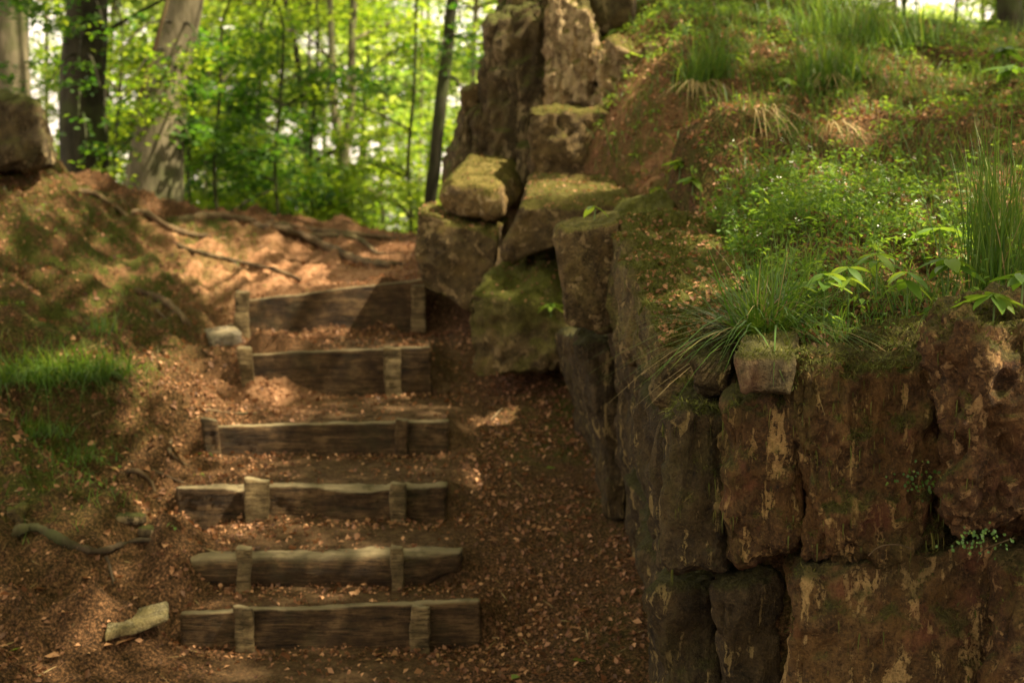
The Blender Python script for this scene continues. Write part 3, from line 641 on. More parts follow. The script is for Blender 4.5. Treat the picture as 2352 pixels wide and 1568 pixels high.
# ------------------------------------------------------------------ leaves and blades
def leafmesh(c, size, nrm, dirs, asp=.55, fold=.12):
    """diamond leaf quads as two triangles folded on the midrib; c: centres"""
    n = len(c); nrm = nrm/np.linalg.norm(nrm, axis=1)[:, None]
    d = dirs-nrm*(dirs*nrm).sum(1)[:, None]; d /= np.linalg.norm(d, axis=1)[:, None]+1e-9
    s = np.cross(nrm, d); L = size[:, None]
    v = np.stack([c-d*L*.5, c+s*L*asp*.5+nrm*L*fold-d*L*.05, c+d*L*.5, c-s*L*asp*.5+nrm*L*fold-d*L*.05], 1).reshape(-1, 3)
    b_ = np.arange(n)[:, None]*4
    f = np.concatenate([b_+np.array([[0, 2, 1]]), b_+np.array([[0, 3, 2]])], 0)
    return v, f
def rnd(n, k=3): return rng.normal(size=(n, k))
def ribbons(base, az, length, lean, droop, width, K=5, tw=None, tintv=None, hang=False):
    n = len(base); t = np.linspace(0, 1, K+1)[None, :]
    L = length[:, None]
    hor = L*(lean[:, None]*t+droop[:, None]*t**2*.9)
    ver = L*(t*np.sqrt(np.clip(1-lean**2, .02, 1))[:, None]-droop[:, None]*1.15*t**2.4)
    if hang: hor = L*.10*np.sin(t*2.2); ver = -L*t
    dx, dy = np.cos(az)[:, None], np.sin(az)[:, None]
    c = np.stack([base[:, :1]+hor*dx, base[:, 1:2]+hor*dy, base[:, 2:3]+ver], -1)
    wd = width[:, None]*(1-t**1.8)*.5+.0003
    ta = az if tw is None else tw
    sx, sy = -np.sin(ta)[:, None], np.cos(ta)[:, None]
    side = np.stack([sx*wd, sy*wd, 0*wd], -1)
    v = np.stack([c-side, c+side], 2).reshape(-1, 3)
    o = np.arange(n)[:, None]*(2*(K+1)); k = np.arange(K)[None, :]*2
    f = np.stack([o+k, o+k+1, o+k+3, o+k+2], -1).reshape(-1, 4)
    return v, f, np.repeat(np.zeros(n) if tintv is None else tintv, 2*(K+1))
def scatter(n, x0, x1, y0, y1, dens):
    x = rng.uniform(x0, x1, n); y = rng.uniform(y0, y1, n); k = rng.random(n) < dens(x, y); return x[k], y[k]
def hn(x, y, e=.02):
    h = H(x, y); nx_ = -(H(x+e, y)-h)/e; ny_ = -(H(x, y+e)-h)/e
    n = np.stack([nx_, ny_, np.ones_like(x)], -1); return h, n/np.linalg.norm(n, axis=1)[:, None]

# leaf litter
def in_view(x, y, pad=120):
    u, v = proj(np.stack([x, y, H(x, y, False)], -1)); return (u > -pad) & (u < 2352+pad) & (v < 1568+pad*2)
def litter(name, n, x0, x1, y0, y1, dens, smin, smax, label):
    x, y = scatter(n, x0, x1, y0, y1, dens); k = in_view(x, y); x, y = x[k], y[k]
    h, nn = hn(x, y); ok = nn[:, 2] > .10; x, y, h, nn = x[ok], y[ok], h[ok], nn[ok]
    m = len(x); c = np.stack([x, y, h+.002+.018*rng.random(m)**2], -1)
    sz = smin*(smax/smin)**rng.random(m)**1.6
    N = nn+rnd(m)*.62; v, f = leafmesh(c, sz, N, rnd(m), .62, .16)
    tint = np.clip(rng.beta(1.3, 1.6, m), 0, 1)
    me = mesh(name, v, f, M['litter'], smooth=False, attrs={'tint': np.repeat(tint, 4)})
    tag(link(name, me), label, 'fallen leaves', kind='stuff')
def dpath(x, y):
    q = np.stack([x, y, np.zeros_like(x)], -1); dr = np.zeros_like(x)
    for s_ in ST: dr = np.maximum(dr, np.exp(-((y-s_['y']+.07)/.07)**2)*(x > s_['xl']-.1)*(x < s_['xr']+.1)*.7)
    return (dr*(hillmask(x, y) < .02)+np.clip(.62+1.1*fbm(q, 1.7, 3, 12), .10, 1)*(1-.9*bare_sunlit_field(x, y))*(1-.93*tread_field(x, y))*(1-.35*moss_field(x, y)))*(hillmask(x, y) < .02)
litter('leaf_litter', 120000, -4, .8, 4.2, 12.2, dpath, .012, .034, 'brown beech litter scattered over the path and bank')
litter('leaf_litter', 1500, -4, .8, 4.2, 10, lambda a, c: np.clip(dpath(a, c)*1.2, 0, 1), .038, .062, 'larger curled leaves lying here and there on the path and bank')
def dhill(x, y):
    q = np.stack([x, y, np.zeros_like(x)], -1)
    s = blobs(x, y, [(1480, 400, .6, 1), (1450, 180, .6, 1), (1430, 300, .5, 1), (1560, 280, .4, 1), (2250, 470, .6, .9), (1540, 350, .5, 1), (2000, 150, .6, .6), (2150, 270, .7, .6)])
    return np.clip(.5+.6*fbm(q, 1.5, 3, 14)+s*.7, 0, 1)*(hillmask(x, y) > .2)
litter('leaf_litter', 60000, .1, 4.2, 3.7, 10.6, dhill, .014, .036, 'brown litter lying on the grassy slope above the wall')

# litter and moss resting on the stones
def on_stone(v, f, n, nzmin, rngk=0):
    c = v[f].mean(1); nn = vnormals(v, f)[f].mean(1); ok = np.nonzero(nn[:, 2] > nzmin)[0]
    if len(ok) == 0: return np.zeros((0, 3)), np.zeros((0, 3))
    a = rng.choice(ok, n); w3 = rng.dirichlet((1, 1, 1, 1), n)
    return (v[f[a]]*w3[:, :, None]).sum(1), nn[a]
def moss_hair(name, lst, label, length=(.010, .028), kind='stuff', hang=False):
    vs, fs, ts, o = [], [], [], 0
    for (vf, n, nz, droop) in lst:
        b_, nn = on_stone(vf[0], vf[1], n, nz); m = len(b_)
        if m == 0: continue
        msk = fbm(b_, 7, 3, 17) > -.12; b_, nn = b_[msk], nn[msk]; m = len(b_)
        az = np.arctan2(nn[:, 1], nn[:, 0])+rng.normal(0, .7, m)
        L = rng.uniform(*length, m); lean = rng.uniform(.2, .8, m); dr = rng.uniform(.1, droop, m)
        v, f, t = ribbons(b_-nn*.003, az, L, lean, dr, rng.uniform(.0018, .0040, m), K=4 if hang else 2, tw=rng.uniform(0, 6.3, m), tintv=rng.beta(2, 2, m), hang=hang)
        vs.append(v); fs.append(f+o); ts.append(t); o += len(v)
    me = mesh(name, np.vstack(vs), np.vstack(fs), M['moss'], smooth=False, attrs={'tint': np.concatenate(ts)})
    return tag(link(name, me), label, 'moss', kind=kind)
moss_hair('moss', [(WS[2], 9000, .25, .9), (WS[1], 2500, .3, .9), (WS[0], 3000, .3, .9), (WS[3], 3000, .35, .6), (WS[4], 1500, .3, .8), (WS[5], 700, .6, .6), (WS[6], 2500, .35, .8), (WS[9], 1200, .3, .7), (WS[12], 26000, .35, .4)],
          'moss hanging over the upper edges of the retaining wall')
moss_hair('moss', [(WS[2], 2400, .12, 1.3), (WS[1], 700, .12, 1.2), (WS[0], 1100, .12, 1.3), (WS[3], 700, .25, 1), (WS[4], 900, .05, 1.2), (WS[12], 1500, .1, 1.2), (WS[6], 900, .1, 1.2)], 'long strands of moss trailing down the faces of the wall', (.02, .07), hang=True)
moss_hair('moss', [(BS[4], 9000, .1, .4), (BS[6], 4000, .3, .4), (BS[1], 5000, .5, .3), (BS[8], 2500, .5, .6), (BS[3], 3000, .6, .3), (BS[2], 3000, .6, .3), (BS[17], 1500, .2, .4)],
          'moss cushions on the loose boulders of the pile', (.008, .02))
vs = []
for vf, n in ((WS[12], 1400), (BS[3], 300), (BS[2], 260), (BS[4], 160), (BS[1], 60), (WS[2], 60), (BS[8], 80), (BS[12], 50), (BS[18], 420)):
    b_, nn = on_stone(vf[0], vf[1], n, .6); vs.append(leafmesh(b_+nn*.006, rng.uniform(.01, .026, n), nn+rnd(n)*.4, rnd(n), .6, .15))
v, f = join(vs)
tag(link('leaf_litter', mesh('leaf_litter', v, f, M['litter'], smooth=False, attrs={'tint': np.repeat(rng.beta(2.4, 2, len(v)//4), 4)})), 'dead leaves caught on the tops of the stones', 'fallen leaves', kind='stuff')

# ------------------------------------------------------------------ ground cover (nobody could count it)
def blades(name, x, y, lmin, lmax, mat, label, wd=.0035, lean=.5, droop=.5, cat='grass', kind='stuff'):
    m = len(x); h = H(x, y); b_ = np.stack([x, y, h-.005], -1)
    v, f, t = ribbons(b_, rng.uniform(0, 6.3, m), rng.uniform(lmin, lmax, m), rng.uniform(.05, lean, m), rng.uniform(0, droop, m), rng.uniform(.6, 1.3, m)*wd, K=3, tw=rng.uniform(0, 6.3, m), tintv=rng.beta(2, 2.2, m))
    return tag(link(name, mesh(name, v, f, M[mat], smooth=False, attrs={'tint': t})), label, cat, kind=kind)
def clump_dens(lst, base, seed):
    def d(x, y):
        q = np.stack([x, y, np.zeros_like(x)], -1)
        return np.clip(base*np.clip(.4+1.6*fbm(q, 2.2, 3, seed), 0, 1)+blobs(x, y, lst), 0, 1)
    return d
hb = [(1950, 90, .5, .8), (1850, 200, .35, .8), (1650, 190, .25, .7), (1700, 120, .4, .6), (1900, 30, .6, .8), (1760, 480, .5, .45), (1900, 480, .5, .45), (2250, 200, .5, .6), (1650, 60, .5, .7), (2200, 90, .5, .6), (1700, 700, .3, .5), (1950, 700, .45, .6), (2200, 700, .4, .5)]
d = clump_dens(hb, .4, 21)
x, y = scatter(80000, .1, 4.2, 3.72, 10.8, lambda a, c: d(a, c)*(hillmask(a, c) > .5)*in_view(a, c)); blades('grass', x, y, .04, .18, 'grass', 'short grass growing over the slope above the wall', .0035)
lb = [(130, 870, .35, .8), (60, 1080, .28, .8), (130, 1110, .25, .6), (200, 960, .12, .4), (150, 620, .3, .4), (60, 560, .3, .35), (240, 780, .15, .5), (250, 540, .25, .3)]
d2 = clump_dens(lb, .38, 22)
x, y = scatter(26000, -4.2, -1.15, 4.6, 11, lambda a, c: d2(a, c)*in_view(a, c)*(moss_field(a, c) > .25)); blades('grass', x, y, .03, .10, 'grass', 'short grass and moss shoots on the bank', .003, .8, .6)
x, y = scatter(900, .45, .75, 6.2, 7.9, lambda a, c: np.ones_like(a)); 
# low herbs: rosettes of small leaves on short stems
def herbs(name, x, y, hmin, hmax, lmin, lmax, per, mat, label, kind='stuff', asp=.45):
    m = len(x); h0 = H(x, y); hh = rng.uniform(hmin, hmax, m); cs, sz, ns, ds = [], [], [], []
    for k in range(per):
        a = rng.uniform(0, 6.3, m); r = rng.uniform(.3, 1, m)*lmax*.9; fz = rng.uniform(.45, 1.0, m)
        c = np.stack([x+np.cos(a)*r, y+np.sin(a)*r, h0+hh*fz], -1); cs.append(c); sz.append(rng.uniform(lmin, lmax, m))
        ns.append(np.stack([np.cos(a)*.35, np.sin(a)*.35, np.ones(m)], -1)+rnd(m)*.25); ds.append(np.stack([np.cos(a), np.sin(a), -.2*np.ones(m)], -1))
    v, f = leafmesh(np.vstack(cs), np.concatenate(sz), np.vstack(ns), np.vstack(ds), asp, .10)
    t = np.repeat(np.clip(rng.beta(2, 2, m*per), 0, 1), 4)
    tag(link(name, mesh(name, v, f, M[mat], smooth=False, attrs={'tint': t})), label, 'plants', kind=kind)
hl = [(1760, 560, .35, .8), (1900, 560, .4, .7), (1700, 480, .3, .6), (1850, 440, .5, .6), (2000, 760, .3, .5), (1900, 700, .35, .6), (2150, 640, .4, .5), (1480, 60, .6, .7), (1620, 40, .6, .6), (2280, 250, .4, .5), (2200, 130, .5, .5), (1700, 650, .3, .6), (2300, 560, .3, .3), (1570, 410, .12, .6), (1440, 60, .3, .5)]
d3 = clump_dens(hl+[(1420, 110, .3, .7), (1470, 60, .3, .8), (1560, 110, .3, .6), (1600, 430, .2, .6), (1530, 220, .2, .4), (1380, 120, .2, .5)], .13, 23)
x, y = scatter(11000, .1, 4.2, 3.75, 10.6, lambda a, c: d3(a, c)*(hillmask(a, c) > .6)*in_view(a, c)); herbs('undergrowth', x, y, .02, .12, .018, .042, 6, 'herb', 'low leafy herbs spread over the slope above the wall')
d4 = clump_dens([(130, 1060, .3, .3), (200, 500, .5, .12)], .03, 24)
x, y = scatter(5000, -4.2, -1.2, 5, 11, lambda a, c: d4(a, c)*in_view(a, c)); herbs('undergrowth', x, y, .01, .05, .015, .035, 4, 'herb', 'scattered seedlings and small herbs on the bank')
# litter-brown twigs on the slope and bank
x, y = scatter(1100, -3.6, 4, 4.3, 10.5, lambda a, c: in_view(a, c)*(tread_field(a, c) < .1)*(1-bare_sunlit_field(a, c)))
h, nn = hn(x, y); m = len(x); az = rng.uniform(0, 6.3, m); dd = np.stack([np.cos(az), np.sin(az), np.zeros(m)], -1); dd -= nn*(dd*nn).sum(1)[:, None]
v, f = leafmesh(np.stack([x, y, h+.01], -1), rng.uniform(.04, .14, m), nn+rnd(m)*.3, dd, .045, .01)
tag(link('twigs', mesh('twigs', v, f, M['straw'], smooth=False, attrs={'tint': np.repeat(rng.beta(1.2, 3, m), 4)})), 'thin dry twigs scattered over the forest floor', 'twigs', kind='stuff')

# ------------------------------------------------------------------ individual tufts and plants
def tuft(u, v, n, lmin, lmax, label, wd=.005, lean=.5, droop=.5, spread=.05, dry=0.0, az0=None, z=None, name='grass_tuft', y=None, group=None, cat='grass tuft'):
    g = G(u, v) if y is None else P(u, v, y); root = empty(name, g, label, cat, group)
    def mk(k, mat, nm, l0, l1, ln, dr):
        a = rng.uniform(0, 6.3, k) if az0 is None else rng.normal(az0, 1.1, k)
        off = rng.normal(0, spread, (k, 2)); b_ = np.c_[g[0]+off[:, 0], g[1]+off[:, 1], np.full(k, g[2]-.01)]
        vv, ff, tt = ribbons(b_, a, rng.uniform(l0, l1, k), ln*rng.random(k)**.7, dr*rng.random(k), wd*rng.uniform(.6, 1.2, k), K=7, tintv=rng.beta(2, 2.5, k))
        o = put(nm, vv, ff, M[mat], root, smooth=False, attrs={'tint': tt}); o['kind'] = 'stuff'
    mk(n, 'grass', 'blade', lmin, lmax, lean, droop)
    if dry: mk(int(n*dry), 'straw', 'dry_blade', lmin, lmax*.8, min(.95, lean*1.1), droop*1.15)
    return root
tuft(1755, 802, 420, .16, .42, 'arching sedge tuft on the wall top with dry blades drooping over the corner', wd=.0062, lean=.85, droop=.85, spread=.03, dry=.16)
tuft(2280, 668, 220, .3, .62, 'tall upright rush tuft near the rough end stone of the wall', wd=.004, lean=.33, droop=.18, spread=.05, dry=.04)
tuft(1600, 215, 130, .18, .40, 'grass tuft on the slope with pale roots hanging bare beneath', wd=.006, lean=.5, droop=.4, spread=.05)
tuft(1885, 200, 170, .2, .46, 'tall grass tuft near the slope crest above hanging rootlets', wd=.006, lean=.45, droop=.4, spread=.07)
tuft(1960, 190, 170, .16, .40, 'broad grass tuft just along the slope crest from the tall one', wd=.006, lean=.55, droop=.4, spread=.09)
tuft(1640, 185, 120, .18, .42, 'thin upright grass tuft behind the bare-rooted one', wd=.005, lean=.4, droop=.3, spread=.06)
tuft(1930, 80, 260, .2, .52, 'soft tall grass clump on the skyline of the slope', wd=.006, lean=.45, droop=.4, spread=.16)
tuft(2050, 110, 240, .18, .42, 'lighter grass clump beside the skyline one on the slope', wd=.006, lean=.5, droop=.4, spread=.16)
tuft(90, 868, 620, .12, .28, 'dense green grass tuft hanging over the dark hollow in the bank', wd=.006, lean=.85, droop=1.1, spread=.13, az0=-1.5)
tuft(205, 862, 460, .10, .24, 'sunlit yellow-green grass tuft at the lip of the bank', wd=.006, lean=.85, droop=1.0, spread=.09, az0=-1.3)
tuft(70, 1000, 260, .07, .16, 'small pale grass tuft below the dark hollow in the bank', wd=.0045, lean=.8, droop=.8, spread=.09)
tuft(140, 1050, 240, .05, .13, 'short feathery grass tuft low on the bank', wd=.004, lean=.8, droop=.8, spread=.11)
tuft(235, 770, 50, .08, .2, 'sparse grass tuft standing above the sunlit one on the bank', wd=.0045, lean=.5, droop=.5, spread=.05)
# hanging pale rootlets below the tufts on the slope
for (u, v, n, L, lab) in ((1600, 228, 34, .26, 'bundle of pale rootlets hanging under the bare-rooted grass tuft'), (1890, 205, 26, .22, 'tan dry rootlets hanging below the tall grass near the crest'), (1745, 290, 16, .26, 'thin dry stalks hanging in the middle of the slope'), (1900, 320, 12, .18, 'short dry stalks hanging lower on the slope')):
    g = G(u, v); a = rng.normal(-math.pi/2, .5, n); b_ = np.c_[g[0]+rng.normal(0, .035, n), g[1]+rng.normal(-.02, .02, n), np.full(n, g[2]+.03)]
    vv, ff, tt = ribbons(b_, a, rng.uniform(L*.6, L, n), rng.uniform(.3, .7, n), rng.uniform(.8, 1.4, n), rng.uniform(.004, .008, n), K=6, tintv=rng.beta(3, 2, n))
    thing1('hanging_rootlets', vv, ff, M['straw'], lab, 'rootlets', smooth=False, attrs={'tint': tt})

# broad-leaved plants: stem + individual leaves sharing one mesh
def leaf_proto(L, W, nme, mat):
    K = 6; v, f = [], []
    for k in range(K+1):
        t = k/K; wd = W*math.sin(math.pi*min(1, t*.93+.04))**.8*(1-.25*t); z = -.28*L*t*t+.0
        zz = .10*W
        v += [(t*L, -wd/2, z+zz), (t*L, 0, z), (t*L, wd/2, z+zz)]
    for k in range(K):
        a = k*3; f += [(a, a+3, a+4, a+1), (a+1, a+4, a+5, a+2)]
    return mesh(nme, np.array(v), np.array(f), mat, attrs={'tint': np.full(len(v), .5)})
LP = {}
for nm, tnt in (('a', .55), ('b', .8), ('c', .25)):
    me = leaf_proto(.105, .046, 'leaf', M['herb']); me.attributes['tint'].data.foreach_set('value', np.full(len(me.vertices), tnt, np.float32)); LP[nm] = me
def plant(u, v, h, tiers, per, scale, label, y=None, lean=(0, 0), name='leafy_plant', cat='plant', tint='abc', group=None, droop=.15):
    g = G(u, v) if y is None else P(u, v, y); root = empty(name, g, label, cat, group)
    top = np.array([g[0]+lean[0], g[1]+lean[1], g[2]+h])
    sv, sf = tube([g-np.array([0, 0, .02]), (g+top)/2+np.array([.004, .004, 0]), top], [.0028, .0024, .0015], 5, 4)
    put('stem', sv, sf, M['herbstem'], root)
    a0 = random.uniform(0, 6.3)
    for t in range(tiers):
        fz = 1-.3*t/max(1, tiers); zc = g[2]+h*fz
        for k in range(per):
            a = a0+t*.9+k*2*math.pi/per+random.uniform(-.25, .25)
            o = link('leaf', LP[random.choice(tint)], root)
            o.location = ((top[0]-g[0])*fz, (top[1]-g[1])*fz, h*fz)
            o.rotation_euler = (random.uniform(-.35, .35), droop+random.uniform(-.25, .3)-.05*t, a); sc = scale*random.uniform(.7, 1.15)*(1 if t == 0 else 1.1)
            o.scale = (sc, sc*random.uniform(.85, 1.1), sc)
    return root
M['herbstem'] = NB('herb stem').finish((.10, .16, .04), rough=.5)
plant(1890, 760, .155, 2, 4, 0.82, 'broad-leaved seedling with yellow-green leaves on the wall top beside the sedge')
plant(1945, 770, .185, 2, 4, 0.78, 'taller broad-leaved seedling with wide drooping leaves further along the wall top')
plant(2010, 700, .14, 2, 4, 0.78, 'mid-green broad-leaved seedling in the middle of the wall-top plants')
plant(2080, 760, .155, 2, 4, 0.74, 'yellow-green seedling with one long pointed leaf near the rush tuft')
plant(2175, 690, .12, 2, 4, 0.94, 'large pale-leaved seedling at the foot of the rush tuft')
plant(2155, 620, .12, 1, 4, 1.15, 'wide bright leaves spread behind the rush tuft')
plant(2280, 735, .06, 2, 5, 0.82, 'bright seedling growing on top of the rough end stone', y=3.3, tint='ab')
plant(2345, 700, .07, 2, 4, 0.70, 'dark rounded-leaf seedling at the very end of the wall top', y=3.3, tint='c')
plant(1980, 800, .06, 2, 5, 0.41, 'small star-leaved seedling close to the wall edge')
plant(2060, 795, .05, 2, 5, 0.41, 'tiny seedling at the wall edge between two larger ones')
plant(1850, 740, .09, 2, 5, 0.45, 'small seedling tucked against the sedge tuft')
plant(1780, 800, .05, 1, 5, 0.61, 'small cluster of pointed leaves at the foot of the sedge', tint='bc')
plant(1365, 492, .03, 1, 3, 0.74, 'single seedling sprouting on the upright square-cut block', y=5.65, tint='b', name='seedling')
plant(1415, 105, .10, 2, 4, 1.23, 'pale green sprig growing beside the cracked pale slab', tint='b')
plant(1440, 150, .07, 2, 3, 1.23, 'low pale sprig on the litter below the cracked pale slab', tint='b')
plant(1560, 412, .08, 3, 4, 0.82, 'arching green sprig over the sunlit litter of the slope', tint='ab')
plant(1590, 440, .06, 2, 4, 0.74, 'low sprig beside the arching one on the slope', tint='ab')
plant(1680, 160, .08, 2, 4, 0.90, 'round-leaved sprig between the grass tufts on the slope', tint='ab')
plant(1800, 215, .06, 2, 4, 0.90, 'pale-leaved sprig in the middle of the slope', tint='b')
plant(2230, 165, .05, 2, 4, 0.90, 'yellowish sprig near the far edge of the slope', tint='b')
plant(1265, 720, .05, 3, 5, 0.66, 'small fern-like sprig growing out of the leaning mossy boulder', y=7.15, tint='ab')
plant(1185, 855, .05, 1, 4, 0.66, 'lone seedling on the path beneath the leaning mossy boulder', tint='b')
plant(2300, 160, .12, 3, 4, 1.23, 'dark leafy sprig low on the far slope', tint='c')
plant(2320, 200, .10, 3, 4, 1.15, 'second dark leafy sprig beside the far trunk', tint='c')
# small leaf shoots growing in the wall joints
for (u, v, y, h, lab) in ((2240, 1235, 3.18, .035, 'clump of tiny round leaves in the wall joint under the rough stone'), (2110, 1100, 3.36, .03, 'tiny leaves creeping on the face of the big wall stone')):
    g = P(u, v, y); n = 60; c = np.c_[g[0]+rng.normal(0, .035, n), g[1]+rng.normal(0, .012, n)-.01, g[2]+rng.normal(0, .022, n)]
    vv, ff = leafmesh(c, rng.uniform(.006, .012, n), np.c_[rnd(n, 1)*.4, -np.ones(n), rng.random(n)*.8], rnd(n), .8, .1)
    cp_ = thing1('creeping_plant', vv, ff, M['grass'], lab, 'plant', smooth=False, attrs={'tint': np.repeat(rng.beta(2, 3, n), 4)}); cp_['kind'] = 'stuff'
# thin rootlets on the wall face
for (pp, lab) in (([(1995, 1275, 3.36), (2020, 1255, 3.34), (2060, 1250, 3.33), (2095, 1260, 3.36)], 'thin curved rootlet in the joint under the big wall stone'),
                  ([(2245, 1290, 3.36), (2260, 1262, 3.3), (2300, 1245, 3.24), (2330, 1235, 3.24)], 'thin rootlet trailing under the rough end stone')):
    vv, ff = tube(PX(pp), [.0018]*4, 5, 6); thing1('rootlet', vv, ff, M['root'], lab, 'rootlet')
# white-flowered herb stand
g = G(1800, 500); root = empty('flowering_herb', g, 'stand of green herbs dotted with tiny white flowers above the wall', 'plant')
n = 700; x_ = rng.normal(g[0], .42, n); y_ = rng.normal(g[1]-.05, .38, n); k = (hillmask(x_, y_) > .9); x_, y_ = x_[k], y_[k]; n = len(x_)
hh = rng.uniform(.06, .20, n); hz = H(x_, y_)
vv, ff, tt = ribbons(np.c_[x_, y_, hz-.01], rng.uniform(0, 6.3, n), hh, rng.uniform(0, .3, n), np.zeros(n), np.full(n, .0022), K=3, tw=rng.uniform(0, 6.3, n), tintv=rng.random(n)*.6)
o = put('stem', vv, ff, M['grass'], root, smooth=False, attrs={'tint': tt}); o['kind'] = 'stuff'
cs = []; 
for k in range(9):
    a = rng.uniform(0, 6.3, n); cs.append(np.c_[x_+np.cos(a)*.02, y_+np.sin(a)*.02, hz+hh*rng.uniform(.3, 1, n)])
c = np.vstack(cs); m = len(c); vv, ff = leafmesh(c, rng.uniform(.012, .034, m), np.c_[rnd(m, 2)*.45, np.ones(m)], rnd(m), .42, .12)
o = put('leaves', vv, ff, M['herb'], root, smooth=False, attrs={'tint': np.repeat(rng.beta(1.8, 3, m), 4)}); o['kind'] = 'stuff'
k = rng.choice(n, 85, replace=False); c = np.repeat(np.c_[x_[k], y_[k], hz[k]+hh[k]+.008], 4, 0)+rnd(85*4)*.005; m = len(c)
vv, ff = leafmesh(c, rng.uniform(.005, .009, m), np.c_[rnd(m, 2)*.6, np.ones(m)], rnd(m), .9, .1)
o = put('flowers', vv, ff, M['petal'], root, smooth=False); o['kind'] = 'stuff'

# conspicuous fallen leaves, each its own thing
fl = mesh('fallen_leaf', *leafmesh(np.zeros((1, 3)), np.array([1.0]), np.array([[0, .05, 1.0]]), np.array([[1.0, 0, 0]]), .6, .12), M['litter'], smooth=False, attrs={'tint': np.full(4, .85)})
flg = mesh('fallen_leaf', *leafmesh(np.zeros((1, 3)), np.array([1.0]), np.array([[0, .05, 1.0]]), np.array([[1.0, 0, 0]]), .75, .06), M['herb'], smooth=False, attrs={'tint': np.full(4, .8)})
def fallen(u, v, s, a, me, label, group=None):
    g = G(u, v); o = link('fallen_leaf', me); o.location = (g[0], g[1], g[2]+.012); o.scale = (s, s, s); o.rotation_euler = (random.uniform(-.3, .3), random.uniform(-.3, .3), a); tag(o, label, 'leaf', group)
fallen(1330, 1525, .055, .3, flg, 'fresh green leaf fallen on the litter near the wall foot')
fallen(1185, 1560, .05, .9, flg, 'fresh green leaf fallen at the very bottom of the path')
fallen(1340, 1413, .06, .1, fl, 'narrow tan leaf on the path between the steps and the wall')
fallen(1480, 1300, .075, 1.0, fl, 'long tan leaf leaning at the wall foot')
fallen(1485, 1335, .06, 1.2, fl, 'second tan leaf lying just under the one at the wall foot')
fallen(35, 1500, .05, .6, flg, 'pale round leaf at the corner of the bank')
fallen(92, 1370, .075, .3, fl, 'curled pale leaf on the dark soil below the snaking root')
fallen(290, 1482, .09, .8, fl, 'large crumpled tan leaf in front of the pale flat stone')
fallen(600, 1163, .045, 1.3, fl, 'tan leaf stuck against the thick stake of the third step')
fallen(1265, 1083, .05, .4, flg, 'yellowish leaf on the shaded path beside the wall')
for (u, v) in ((60, 1330), (250, 1490), (310, 1465), (150, 1420), (270, 1015), (285, 1050), (200, 1340), (120, 1520), (380, 1260)):
    fallen(u, v, random.uniform(.045, .07), random.uniform(0, 6), fl, 'dry tan leaf lying loose on the soil of the bank', 'loose tan leaves on the bank')

# ------------------------------------------------------------------ trees
gaps = [(860, 280, 55, 60), (850, 350, 90, 60), (860, 440, 60, 60), (910, 500, 50, 45), (720, 100, 45, 45), (730, 60, 25, 30), (600, 50, 25, 28), (610, 470, 14, 14), (640, 500, 14, 10), (118, 350, 12, 40), (120, 220, 16, 22), 
        (770, 250, 35, 70), (810, 210, 22, 40), (545, 165, 18, 16), (560, 470, 20, 15), (700, 480, 20, 30), (740, 330, 22, 25), (110, 130, 16, 22), (2095, 20, 20, 14)]
def gap_p(c):
    u, v = proj(c); s = np.zeros(len(c))
    for (gu, gv, a, b_) in gaps: s = np.maximum(s, np.exp(-(((u-gu)/a)**2+((v-gv)/b_)**2)**2*.7))
    return s
def leaf_clumps(cen, R, per, size, mat, name, root, keep=None, flat=.35, tintb=(2, 2.2)):
    n = len(cen); c = np.repeat(cen, per, 0); m = len(c)
    d_ = rnd(m); d_ /= np.linalg.norm(d_, axis=1)[:, None]; r = rng.random(m)**.45*np.repeat(R, per); d_[:, 2] *= flat
    c = c+d_*r[:, None]
    ct_ = np.repeat(rng.normal(0, .14, n), per)
    tint = np.clip(rng.beta(*tintb, m)+ct_, 0, 1)
    if keep is not None:
        k = keep(c); c, d_, tint = c[k], d_[k], tint[k]; m = len(c)
    N = np.c_[rnd(m, 2)*.5, np.ones(m)]; sz = size*rng.uniform(.65, 1.25, m)
    vv, ff = leafmesh(c, sz, N, d_+rnd(m)*.5, .58, .10)
    o = put(name, vv, ff, M[mat], root, smooth=False, attrs={'tint': np.repeat(tint, 4)}); o['kind'] = 'stuff'; return o
def px_trunk(pts, y):
    """pts: (u, v, width in px); returns world points and radii from the ground to above the frame"""
    W = [P(u, v, y) for (u, v, w_) in pts]; R = [w_/2/F*y for (_, _, w_) in pts]
    return W, R
HOST = []; TR = {}
